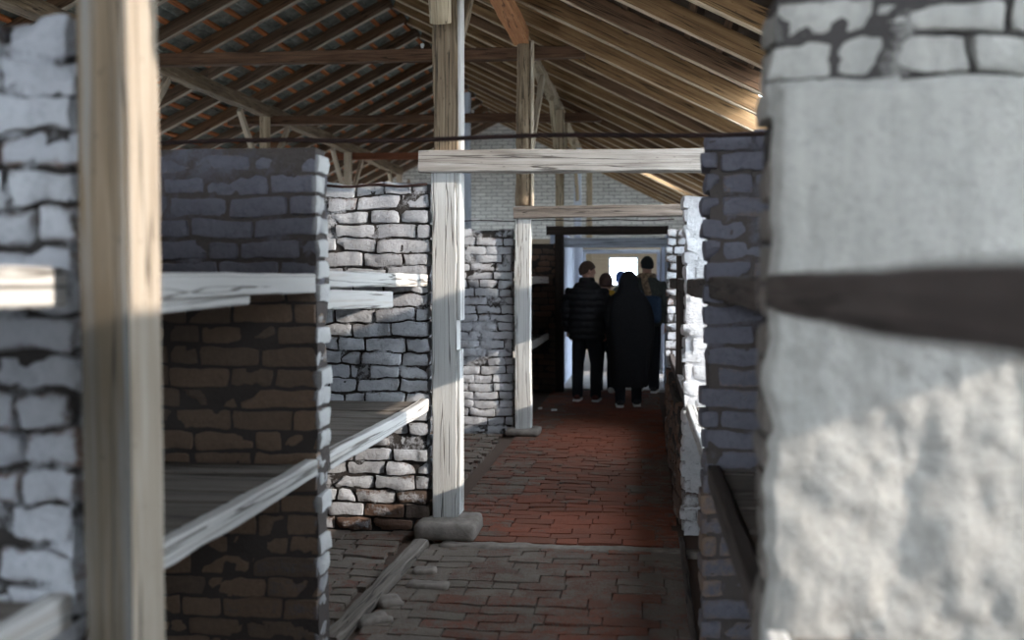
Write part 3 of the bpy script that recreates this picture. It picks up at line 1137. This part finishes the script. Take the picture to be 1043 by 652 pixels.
hgt = vnoise(q * 3.2) * .012 + vnoise(q * 9) * (.003 + .012 * lo) + vnoise(q * 27) * (.0015 + .005 * lo) + vnoise(q * np.array([60, 1, 20])) * .0012
cr = np.abs(vnoise(q * np.array([5, 1, 3.0]) + 40) + .4 * vnoise(q * 17 + 9))
crack = np.clip(1 - cr / .035, 0, 1) * lo * np.clip(vnoise(q * 4 + 70) * 3 - .6, 0, 1)
hgt = hgt - crack * .006
rim = np.clip(np.minimum((px - X0) / .02, (Z1 - pz) / .02), 0, 1)
yf = 2.322 - hgt + (1 - rim) * .018
front = np.stack([qx, yf, qz], 1)
back = front.copy()
back[:, 1] = 2.372
fc = []
for i in range(nx - 1):
    for j in range(nz - 1):
        a = i * nz + j
        fc.append([a, a + nz, a + nz + 1, a + 1])
mbp.add(front, fc, cov=np.clip(1.35 - crack * .5, 0, 1.35), rnd=.2, mor=0.0)
nb = nx * nz
bord = [i * nz for i in range(nx)] + [(nx - 1) * nz + j for j in range(1, nz)] + [i * nz + nz - 1 for i in range(nx - 2, -1, -1)] + [j for j in range(nz - 2, 0, -1)]
bv = np.concatenate([front[bord], back[bord]])
nbd = len(bord)
mbp.add(bv, [[k, nbd + k, nbd + (k + 1) % nbd, (k + 1) % nbd] for k in range(nbd)], cov=.7, rnd=.3, mor=0.0)
o = mbp.build('plaster_coat', M['plaster'])
o.parent = nr
o.matrix_local = Matrix.Translation((-.25, -2.33, 0))

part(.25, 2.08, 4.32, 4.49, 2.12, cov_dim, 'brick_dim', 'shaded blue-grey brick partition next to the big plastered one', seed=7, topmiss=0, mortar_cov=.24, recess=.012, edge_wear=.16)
part(.252, 2.08, 6.46, 6.62, 2.06, lambda x, z: .95 - max(0, .45 - z), 'white_rough', 'sunlit thickly limewashed partition seen as a narrow bright strip', seed=8, rough=1.5, mortar_cov=.8, recess=.006)
part(.245, 2.08, 10.62, 10.80, 2.05, lambda x, z: .75, 'brick', 'far white brick partition at the side of the doorway', seed=9)
part(.36, 2.08, 14.62, 14.80, 2.05, lambda x, z: .7, 'brick', 'last brick partition seen only beside the door frame', seed=10)
# low brick front of the bottom bunks
for k, (a, b_) in enumerate(((6.72, 8.40), (8.60, 10.55))):
    o = masonry('bunk_front_wall', 0, b_ - a, -.055, .055, 0, .70, lambda x, z: .22, M['brick'], seed=12 + k, rough=2.0, ragged=.02, topmiss=.5, mortar_cov=.1)
    o.matrix_local = Matrix.Translation((.285, a, 0)) @ Matrix.Rotation(math.pi / 2, 4, 'Z')
    tag(o, 'low crumbling dark brick bunk front along the corridor, ' + ('up to the short dark post' if k == 0 else 'beyond the short dark post'), 'bunk front', 'low brick bunk fronts', 'thing')

# ------------------------------------------------------------------ bunk shelves
def shelf(name, side, ya, yb, zt, label, rail_mat, rail_h=.075, planks=True, extra=None, rail_t=.05, plank_mat='shelf', rail_z=None, rail_bot=None):
    xr = -1.285 if side < 0 else .262
    root = empty(name, (xr, (ya + yb) / 2, zt))
    tag(root, label, 'bunk shelf', 'bunk shelves')
    rb = zt - rail_h
    timber('front_rail', (xr + side * rail_t * .5 * (1 if side > 0 else 1), ya, zt - rail_h / 2), (xr + side * rail_t * .5, yb, zt - rail_h / 2), rail_t, rail_h, M[rail_mat], root, amp=.004, res=.05)
    if planks:
        y = ya + .01
        rgp = random.Random(int(ya * 100))
        xa = xr + side * (rail_t + .01)
        xb = -3.08 if side < 0 else 2.08
        while y < yb - .06:
            w = min(rgp.uniform(.13, .19), yb - .005 - y)
            timber('plank', (xa, y + w / 2, zt - .03 + rgp.uniform(-.006, .006)), (xb, y + w / 2, zt - .03 + rgp.uniform(-.006, .006)), w - .008, .026, M[plank_mat], root, amp=.003, res=.15)
            y += w
    for e in extra or []:
        (a, b_, z0, z1, z0b, mt) = e
        timber('lower_board', (xr + side * .03, a, z0), (xr + side * .03, b_, z1), .03, z0b, M[mt], root, amp=.003, res=.05)
    return root


shelf('bunk_shelf', -1, .5, 2.255, 1.575, 'upper bunk shelf with white board end against the near white brick partition', 'rail', .085)
shelf('bunk_shelf', -1, .5, 2.255, .835, 'lower bunk shelf corner below the near white brick partition', 'rail', .08)
shelf('bunk_shelf', -1, 2.45, 4.085, 1.572, 'upper bunk shelf with a broken second board under its rail', 'rail', .075, extra=[(2.46, 3.42, 1.472, 1.488, .045, 'rail')])
shelf('bunk_shelf', -1, 2.45, 4.085, .832, 'lower bunk shelf with wide worn planks in the shaded second bay', 'rail', .07, plank_mat='shelf')
shelf('bunk_shelf', -1, 4.275, 6.30, 1.582, 'upper bunk shelf against the light grey flaking partition', 'rail', .07, extra=[(4.28, 5.45, 1.46, 1.44, .085, 'rail')])
shelf('bunk_shelf', -1, 4.275, 6.30, .822, 'lower bunk shelf with pale rail ending at the tall whitewashed post', 'rail', .075)
shelf('bunk_shelf', -1, 10.66, 14.6, 1.575, 'far upper bunk shelf, its pale board end showing past the third post', 'rail', .09)
shelf('bunk_shelf', -1, 10.66, 14.6, .80, 'far lower bunk shelf showing past the third post', 'rail', .08)
shelf('bunk_shelf', 1, .42, 2.315, 1.562, 'bare upper bunk rail, dark and blurred, crossing the big plastered partition', 'rail_dark', .075, planks=False)
shelf('bunk_shelf', 1, .42, 2.315, .80, 'lower bunk shelf at the foot of the big plastered partition', 'rail', .07)
shelf('bunk_shelf', 1, 2.575, 4.31, 1.555, 'upper bunk shelf with brown rail before the shaded blue-grey partition', 'rail_dark', .08)
shelf('bunk_shelf', 1, 2.575, 4.31, .80, 'lower bunk shelf with dark sloping rail before the shaded blue-grey partition', 'rail_dark', .075)
shelf('bunk_shelf', 1, 4.50, 6.45, 1.55, 'bare upper bunk rail before the sunlit limewashed partition', 'rail_dark', .09, planks=False)
shelf('bunk_shelf', 1, 4.50, 6.45, .80, 'lower bunk shelf with bright rail edge before the sunlit limewashed partition', 'rail', .07)
shelf('bunk_shelf', 1, 6.63, 10.61, 1.55, 'long far upper bunk rail reaching towards the doorway', 'rail_dark', .09, planks=False)
shelf('bunk_shelf', 1, 6.63, 10.61, .80, 'long far lower bunk shelf above the crumbling brick front', 'rail_dark', .07)

# short bunk posts
p = empty('bunk_post', (.30, 8.5, 0))
o = timber('shaft', (.305, 8.5, 0), (.305, 8.5, 1.73), .09, .12, M['dark'], p, up=(0, -1, 0))
tag(p, 'short dark brown bunk post before the far white brick', 'post')
p = empty('bunk_post', (.30, .34, 0))
o = timber('shaft', (.30, .34, 0), (.30, .34, 1.9), .09, .09, M['rail_dark'], p, up=(0, -1, 0))
tag(p, 'bunk post beside the camera holding the dark blurred rail', 'post')

# kerbs in the floor
o = timber('floor_kerb', (-1.32, 4.3, -.005), (-1.27, 6.02, -.003), .085, .06, M['shelf'], amp=.012, res=.05)
tag(o, 'worn wooden kerb in the floor leading to the tall whitewashed post', 'kerb')
o = timber('floor_kerb', (.215, 2.7, .0), (.235, 6.3, .0), .03, .06, M['rail_dark'], amp=.004, res=.06)
tag(o, 'thin dark board edge along the floor under the lower bunk rails', 'kerb')
for k, (x, y, sx, sy, a, lab) in enumerate(((-1.14, 5.48, .13, .10, .1, 'rounded loose stone nearest the concrete footing'), (-1.07, 5.22, .22, .10, -.05, 'long pale loose brick lying in the floor'),
                                            (-1.20, 4.93, .12, .15, .5, 'pale angular loose stone by the wooden kerb'), (-1.21, 4.66, .17, .11, .7, 'flat loose stone low at the wooden kerb'))):
    v, f = rbox((0, 0, -.002), (sx, sy, .04), r=.02, res=.02, amp=.006, fr=18, seed=k * 7)
    o = MB().add(v, f).build('paving_stone', M['stone'])
    o.location = (x, y, 0.004)
    o.rotation_euler = (0, 0, a)
    tag(o, lab, 'stone', 'loose stones along the kerb')
for k, (x, y) in enumerate(((-1.20, 12.45), (-1.02, 12.3))):
    v, f = rbox((0, 0, .012), (.05 + .02 * k, .05, .024), r=.01, res=.012, amp=.004, fr=40, seed=k)
    o = MB().add(v, f).build('paper_scrap', M['ceramic'])
    o.location = (x, y, .012)
    tag(o, 'tiny white scrap on the floor, %s the third post' % ('closer to' if k == 0 else 'farther from'), 'scrap', 'white scraps on the floor')

# iron rods lying across the wall tops
def rod(p0, p1, r, label):
    n = 24
    pts = [tuple(np.array(p0) + (np.array(p1) - np.array(p0)) * i / n + np.array([0, 0, .006 * math.sin(i * 1.1)])) for i in range(n + 1)]
    o = MB().add(*tube(pts, [r] * (n + 1), 8)).build('tie_rod', M['iron'])
    tag(o, label, 'tie rod', 'iron tie rods')


rod((-3.1, 4.085, 2.093), (2.0, 4.16, 2.105), .009, 'long thin black iron rod stretched across the corridor in front of the tall post')
rod((-2.7, 6.305, 2.112), (-1.29, 6.305, 2.112), .008, 'short dark rod along the top of the light grey flaking partition')
rod((-2.4, 10.40, 2.12), (.3, 10.60, 2.13), .005, 'thin far wire across the corridor behind the third post')


# ================================================================== PEOPLE
def fused(mb, voxel, smooth=2):
    me = mb.mesh('tmp')
    o = bpy.data.objects.new('tmp', me)
    COL.objects.link(o)
    md = o.modifiers.new('r', 'REMESH')
    md.mode = 'VOXEL'
    md.voxel_size = voxel
    sm = o.modifiers.new('s', 'SMOOTH')
    sm.iterations = smooth
    sm.factor = .5
    dg = bpy.context.evaluated_depsgraph_get()
    ev = o.evaluated_get(dg)
    m2 = bpy.data.meshes.new_from_object(ev, depsgraph=dg)
    bpy.data.objects.remove(o)
    bpy.data.meshes.remove(me)
    return m2


def place(name, me, mat, parent):
    o = bpy.data.objects.new(name, me)
    COL.objects.link(o)
    me.materials.clear()
    me.materials.append(mat)
    me.polygons.foreach_set('use_smooth', [True] * len(me.polygons))
    o.parent = parent
    return o


def rot_z(v, c, a):
    v = np.array(v) - c
    ca, sa = math.cos(a), math.sin(a)
    return np.stack([v[:, 0] * ca - v[:, 1] * sa, v[:, 0] * sa + v[:, 1] * ca, v[:, 2]], 1) + c


def head_parts(mb, c, turn):
    """head with face; facing +Y before turn; c = centre of the head"""
    c = np.array(c, float)
    tmp = MB()
    v, f = ellip((0, 0, .02), (.076, .096, .105), 28, 20)
    # narrow the jaw, flatten the face
    low = np.clip((-v[:, 2] - .0) / .09, 0, 1)
    v[:, 0] *= 1 - .28 * low
    v[:, 1] = np.where(v[:, 1] < 0, v[:, 1] * (1 - .30 * low), v[:, 1])
    sock = np.exp(-(((np.abs(v[:, 0]) - .032) / .016) ** 2 + ((v[:, 2] - .015) / .014) ** 2)) * (v[:, 1] > .03)
    v[:, 1] -= sock * .010
    tmp.add(v, f)
    tmp.add(*ellip((0, .02, -.060), (.052, .070, .055), 18, 12))     # jaw and chin
    tmp.add(*tube([(0, .088, .02), (0, .105, -.012), (0, .098, -.022)], [.008, .013, .010], 8))   # nose
    tmp.add(*ellip((0, .084, -.050), (.024, .010, .006), 10, 6))     # lips
    tmp.add(*ellip((0, .083, -.060), (.020, .010, .006), 10, 6))
    for s_ in (-1, 1):
        tmp.add(*ellip((s_ * .080, -.008, .002), (.010, .018, .032), 10, 8))   # ear
        tmp.add(*ellip((s_ * .031, .080, .015), (.011, .010, .009), 8, 6))     # eye
    V = rot_z(tmp.verts() * 1.08 + c, c, turn)
    mb.add(V, tmp.f)


def hand(mb, wrist, d, palm_n, s=1.0, side=1):
    """palm and five curled fingers; d = pointing direction, palm_n = palm facing"""
    w, d, nn = np.array(wrist, float), np.array(d, float), np.array(palm_n, float)
    d /= np.linalg.norm(d)
    nn -= d * (nn @ d)
    nn /= np.linalg.norm(nn)
    t = np.cross(d, nn) * side
    k = w + d * .085 * s
    mb.add(*tube([w - d * .02, w + d * .03 * s, w + d * .065 * s, k], [.024, .034, .040, .036], 10, [.018, .017, .016, .013]))
    for i, (o_, l) in enumerate(((-.030, .062), (-.010, .075), (.011, .070), (.030, .054))):
        b = k + t * o_ * s - d * .008
        p1 = b + d * l * .45 * s + nn * .010
        p2 = p1 + d * l * .32 * s + nn * .020
        p3 = p2 + d * l * .14 * s + nn * .022
        mb.add(*tube([b, p1, p2, p3], [.0098, .0092, .0085, .0072], 8))
    b = w + d * .03 * s - t * .028
    mb.add(*tube([b, b + d * .03 - t * .018 + nn * .012, b + d * .058 - t * .018 + nn * .026], [.013, .0105, .0085], 8))


def person(name, x, y, rz, height, turn, label, jacket_mat, trouser_mat, hands=True, shoe='shoe_black', sole=True, puffer=False, bulk=1.0, stance=.10, coat_len=.86,
           step=0.0, group='visitors in the doorway'):
    s = height / 1.75
    root = empty(name, (x, y, 0), rz)
    tag(root, label, 'person', group)
    hc = np.array([0, .025, 1.63]) * s
    b = MB()
    # body: one continuous surface
    b.add(*loft([(z * s, 0, cy * s, rx * s, ry * s) for z, cy, rx, ry in ((.84, -.01, .13, .095), (.92, -.015, .160, .115), (1.02, 0, .145, .105), (1.14, .005, .138, .098), (1.28, 0, .160, .110), (1.38, -.005, .170, .105), (1.44, -.01, .13, .085), (1.48, -.005, .07, .065))], 24))
    b.add(*tube([np.array(p_) * s for p_ in ((0, -.015, 1.42), (0, .0, 1.50), (0, .015, 1.60))], [.062 * s, .055 * s, .056 * s], 14))
    head_parts(b, hc, turn)
    arms, legs = [], []
    for sd in (-1, 1):
        A = [np.array(q_) * s for q_ in ((sd * .165, -.005, 1.405), (sd * .215, -.02, 1.29), (sd * .245, -.03, 1.13), (sd * .250, .02, 1.00), (sd * .245, .065, .885))]
        arms.append(A)
        b.add(*tube(A, [.052 * s, .048 * s, .042 * s, .037 * s, .027 * s], 12))
        if hands:
            hand(b, A[-1], A[-1] - A[-2], (-sd, .2, 0), s, sd)
        ft = step * sd
        Lg = [np.array(q_) * s for q_ in ((sd * .085, -.01, .90), (sd * .092, .0, .72), (sd * stance, .02 + ft * .5, .49), (sd * stance, -.015 + ft * .8, .30), (sd * stance, -.01 + ft, .085))]
        legs.append(Lg)
        b.add(*tube(Lg, [.088 * s, .080 * s, .058 * s, .052 * s, .038 * s], 14))
        a = Lg[-1]
        b.add(*tube([a + np.array([0, -.05, -.04]) * s, a + np.array([sd * .005, .06, -.05]) * s, a + np.array([sd * .015, .15, -.062]) * s], [.035 * s, .036 * s, .025 * s], 10))
    place('body', fused(b, .011, 2), M['skin'], root)
    # jacket: torso and sleeves in one
    j = MB()
    tl = [(coat_len, -.005, .180, .140), (coat_len + .06, -.005, .188, .148), (1.06, .0, .182, .146), (1.18, .0, .182, .145), (1.30, -.005, .198, .150), (1.39, -.012, .198, .140), (1.45, -.014, .140, .110), (1.50, -.008, .085, .082)]
    j.add(*loft([(z * s, 0, cy * s, rx * s * bulk, ry * s * bulk) for z, cy, rx, ry in tl], 28))
    for A in arms:
        j.add(*tube(A[:4] + [A[3] + (A[4] - A[3]) * .85], [.078 * s * bulk, .074 * s * bulk, .068 * s * bulk, .060 * s * bulk, .046 * s * bulk], 14))
    me = fused(j, .012, 3)
    if puffer:
        n_ = len(me.vertices)
        co = np.empty(n_ * 3)
        no = np.empty(n_ * 3)
        me.vertices.foreach_get('co', co)
        me.vertices.foreach_get('normal', no)
        co, no = co.reshape(-1, 3), no.reshape(-1, 3)
        g = np.abs(np.sin(co[:, 2] * math.pi / .085)) ** .55
        co = co + no * (g[:, None] - .55) * .026
        co = co + vnoise3(co * 22) * .006
        me.vertices.foreach_set('co', co.ravel())
        me.update()
    place('jacket', me, M[jacket_mat], root)
    t = MB()
    t.add(*loft([(z * s, 0, cy * s, rx * s, ry * s) for z, cy, rx, ry in ((.80, -.01, .165, .125), (.88, -.012, .172, .128), (.98, 0, .160, .12))], 24))
    for Lg in legs:
        q_ = [Lg[0], Lg[1], Lg[2], Lg[3], Lg[4] + np.array([0, 0, -.03])]
        t.add(*tube(q_, [.100 * s, .096 * s, .078 * s, .074 * s, .068 * s], 14))
    place('trousers', fused(t, .012, 2), M[trouser_mat], root)
    for Lg, sd in zip(legs, (-1, 1)):
        a = Lg[-1].copy()
        a[2] = 0
        sh = MB()
        sh.add(*tube([a + np.array([0, -.07, .055]), a + np.array([0, 0, .062]), a + np.array([sd * .008, .10, .047]), a + np.array([sd * .015, .175, .036])], [.036, .046, .048, .036], 12, [.042, .050, .034, .022]))
        sh.add(*tube([a + np.array([0, -.01, .06]), a + np.array([0, -.015, .12])], [.042, .044], 12))
        so = place('shoe', fused(sh, .010, 1), M[shoe], root)
        if sole:
            v, f = rbox(tuple(a + np.array([sd * .006, .055, .017])), (.095, .285, .03), r=.014, res=.02)
            place('sole', MB().add(v, f).mesh('sole'), M['sole'], so)
    return root, hc, s


def cap_mesh(c, r, zcut, turn=0.0, back=0.0):
    """dome of hair / hat: ellipsoid kept above a tilted plane"""
    v, f = ellip((0, 0, 0), r, 28, 22)
    lim = zcut + np.clip(v[:, 1], -.2, .2) * back
    v[:, 2] = np.maximum(v[:, 2], lim)
    v = v + vnoise3(v * 60) * .003
    return rot_z(v + np.array(c), np.array(c), turn), f


# man in black quilted jacket
root, hc, s = person('person', -.70, 13.42, -.10, 1.755, -1.0, 'man with short hair in a black quilted jacket, dark trousers and dark red shoes', 'black_cloth', 'trouser', puffer=True, bulk=1.2, shoe='shoe_dark', stance=.115, coat_len=.80)
v, f = cap_mesh(hc + np.array([0, 0, .022]), (.091, .112, .122), -.012, -1.0, .55)
place('hair', MB().add(v, f).mesh('hair'), M['hair'], root)
c = MB()
c.add(*loft([(1.44 * s, 0, -.01, .125, .115), (1.49 * s, 0, -.01, .105, .10), (1.55 * s, 0, -.008, .097, .095), (1.565 * s, 0, -.008, .085, .085)], 24))
place('collar', fused(c, .012, 2), M['black_cloth'], root)

# hooded figure in long black coat
root, hc, s = person('person', -.17, 12.92, .06, 1.60, .0, 'hooded figure in a long black coat with white-soled shoes, seen from behind', 'black_wool', 'trouser', bulk=1.10, shoe='shoe_black', stance=.11, step=.05)
c = MB()
rings = [(.25, .01, -.0, .225, .20), (.45, .01, 0, .242, .205), (.70, .02, 0, .262, .205), (.92, .02, 0, .285, .20), (1.08, .02, 0, .282, .185), (1.22, .01, 0, .258, .170), (1.31, 0, -.005, .222, .155), (1.38, 0, -.01, .17, .135), (1.43, 0, -.01, .11, .115)]
c.add(*loft(rings, 40, fold=.055, nf=8))
me = fused(c, .012, 2)
place('long_coat', me, M['black_wool'], root)
c = MB()
v, f = ellip((0, 0, 0), (.118, .135, .160), 28, 20)
v[:, 2] += np.clip(-v[:, 1], 0, .2) * .15
v = v + hc + np.array([0, -.012, .0])
front = v[:, 1] > hc[1] + .06
v[:, 1] = np.where(front, hc[1] + .06, v[:, 1])
c.add(v, f)
c.add(*loft([(1.28, 0, -.02, .20, .135), (1.36, 0, -.025, .165, .135), (1.45, 0, -.02, .125, .125), (1.52, 0, -.01, .112, .12)], 26))
place('hood', fused(c, .013, 3), M['black_wool'], root)

# person in brown knitted hat with yellow scarf
root, hc, s = person('person', -.50, 14.35, -.2, 1.60, -.4, 'small visitor in a brown knitted hat and yellow scarf beside the quilted jacket', 'khaki', 'trouser', shoe='sole', sole=False)
v, f = cap_mesh(hc + np.array([0, 0, .02]), (.096, .114, .122), -.055, 0, .15)
c = MB().add(v, f)
c.add(*tube([hc + np.array([math.cos(t) * .092, math.sin(t) * .108, -.035 + math.sin(t) * -.008]) for t in np.linspace(0, 2 * math.pi, 25)], [.014] * 25, 8))
place('knitted_hat', fused(c, .010, 1), M['knit_brown'], root)
c = MB()
c.add(*tube([(math.cos(t) * .10, math.sin(t) * .09 - .005, 1.485 * s + math.sin(t) * -.01) for t in np.linspace(0, 2 * math.pi, 25)], [.038] * 25, 10))
c.add(*tube([(.06, -.10, 1.48 * s), (.075, -.155, 1.40 * s), (.08, -.165, 1.26 * s), (.08, -.165, 1.15 * s)], [.045, .05, .05, .045], 10, [.03, .022, .02, .018]))
place('scarf', fused(c, .010, 2), M['yellow'], root)

# distant visitor in blue hat
root, hc, s = person('person', -.37, 18.2, .15, 1.66, .3, 'distant visitor in a blue knitted hat in front of the far window', 'olive', 'trouser')
v, f = cap_mesh(hc + np.array([0, 0, .02]), (.098, .116, .128), -.06, 0, .1)
c = MB().add(v, f)
c.add(*tube([hc + np.array([math.cos(t) * .094, math.sin(t) * .110, -.04]) for t in np.linspace(0, 2 * math.pi, 25)], [.016] * 25, 8))
place('knitted_hat', fused(c, .010, 1), M['knit_blue'], root)

# tall visitor in dark cap, tan scarf and denim bag
root, hc, s = person('person', .05, 14.55, -.15, 1.85, .4, 'tall visitor in a dark cap with tan patterned scarf and blue denim bag', 'khaki', 'trouser', bulk=1.05)
v, f = cap_mesh(hc + np.array([0, 0, .02]), (.090, .108, .118), -.045, .4, .2)
place('cap', MB().add(v, f).mesh('cap'), M['knit_dark'], root)
c = MB()
c.add(*tube([(math.cos(t) * .10, math.sin(t) * .095 - .005, 1.50 * s + math.sin(t) * -.012) for t in np.linspace(0, 2 * math.pi, 25)], [.035] * 25, 10))
c.add(*tube([(-.02, -.11, 1.50 * s), (.0, -.175, 1.42 * s), (.04, -.19, 1.30 * s), (.06, -.19, 1.20 * s)], [.045, .05, .05, .045], 10, [.03, .022, .02, .018]))
place('scarf', fused(c, .010, 2), M['tan'], root)
c = MB()
v, f = rbox((.10, -.245, 1.08 * s), (.26, .11, .36), r=.05, res=.02, amp=.008, fr=12)
c.add(v, f)
c.add(*tube([(-.14, -.13, 1.44 * s), (-.10, -.19, 1.36 * s), (.02, -.215, 1.22 * s), (.10, -.22, 1.14 * s)], [.022] * 4, 8, [.010] * 4))
place('bag', fused(c, .011, 2), M['denim'], root)

# ================================================================== LIGHT
w = bpy.data.worlds.new('sky')
SC.world = w
w.use_nodes = True
nt = w.node_tree
nt.nodes.clear()
out = nt.nodes.new('ShaderNodeOutputWorld')
bg = nt.nodes.new('ShaderNodeBackground')
bg.inputs['Color'].default_value = (.74, .87, 1.0, 1)
bg.inputs['Strength'].default_value = 6.0
nt.links.new(bg.outputs[0], out.inputs[0])

sun = bpy.data.lights.new('sun', 'SUN')
sun.energy = 6
sun.color = (1, .90, .76)
sun.angle = math.radians(.6)
so = bpy.data.objects.new('sun', sun)
COL.objects.link(so)
sun.energy = 2.5
sun.color = (1, .91, .80)
so.rotation_euler = Vector((-1, .29, -.37)).to_track_quat('-Z', 'Y').to_euler()


def portal(c, d, sx, sy):
    l = bpy.data.lights.new('sky_portal', 'AREA')
    l.shape = 'RECTANGLE'
    l.size, l.size_y = sx, sy
    l.cycles.is_portal = True
    o = bpy.data.objects.new('sky_portal', l)
    COL.objects.link(o)
    o.location = c
    o.rotation_euler = Vector(d).to_track_quat('-Z', 'Z').to_euler()


for (a, b_, z0, z1) in WIN_R + DOOR_R:
    portal((XR + .26, (a + b_) / 2, (z0 + z1) / 2), (-1, 0, 0), b_ - a, z1 - z0)
for (a, b_, z0, z1) in WIN_L:
    portal((XL - .26, (a + b_) / 2, (z0 + z1) / 2), (1, 0, 0), b_ - a, z1 - z0)
portal((-.475, YF - .26, 1.0), (0, 1, 0), 1.05, 2.0)
portal((-4.2, YF - .27, 3.7), (0, 1, 0), 5.3, 2.8)
portal((.35, 19.32, zroof(.35) + .3), (-.447, 0, -.894), .95, .85)
portal((1.54, 1.18, zroof(1.54) + .3), (-.447, 0, -.894), 1.25, .85)
portal((1.54, 5.32, zroof(1.54) + .3), (-.447, 0, -.894), 1.25, 1.55)
portal((1.54, 9.3, zroof(1.54) + .3), (-.447, 0, -.894), 1.25, 2.2)
portal((-7.75, 21.6, zroof(-7.75) + .3), (.447, 0, -.894), 1.7, 5.2)
portal((-.455, YB + .26, 1.72), (0, -1, 0), .69, .68)

# ================================================================== RENDER SETTINGS
vs = SC.view_settings
vs.view_transform = 'Standard'
vs.look = 'None'
vs.gamma = 1
vs.use_curve_mapping = False
vs.exposure = 1.42
SC.cycles.use_denoising = True
SC.cycles.max_bounces = 10
SC.cycles.diffuse_bounces = 7
SC.cycles.glossy_bounces = 2
SC.cycles.transparent_max_bounces = 6
SC.cycles.sample_clamp_indirect = 8
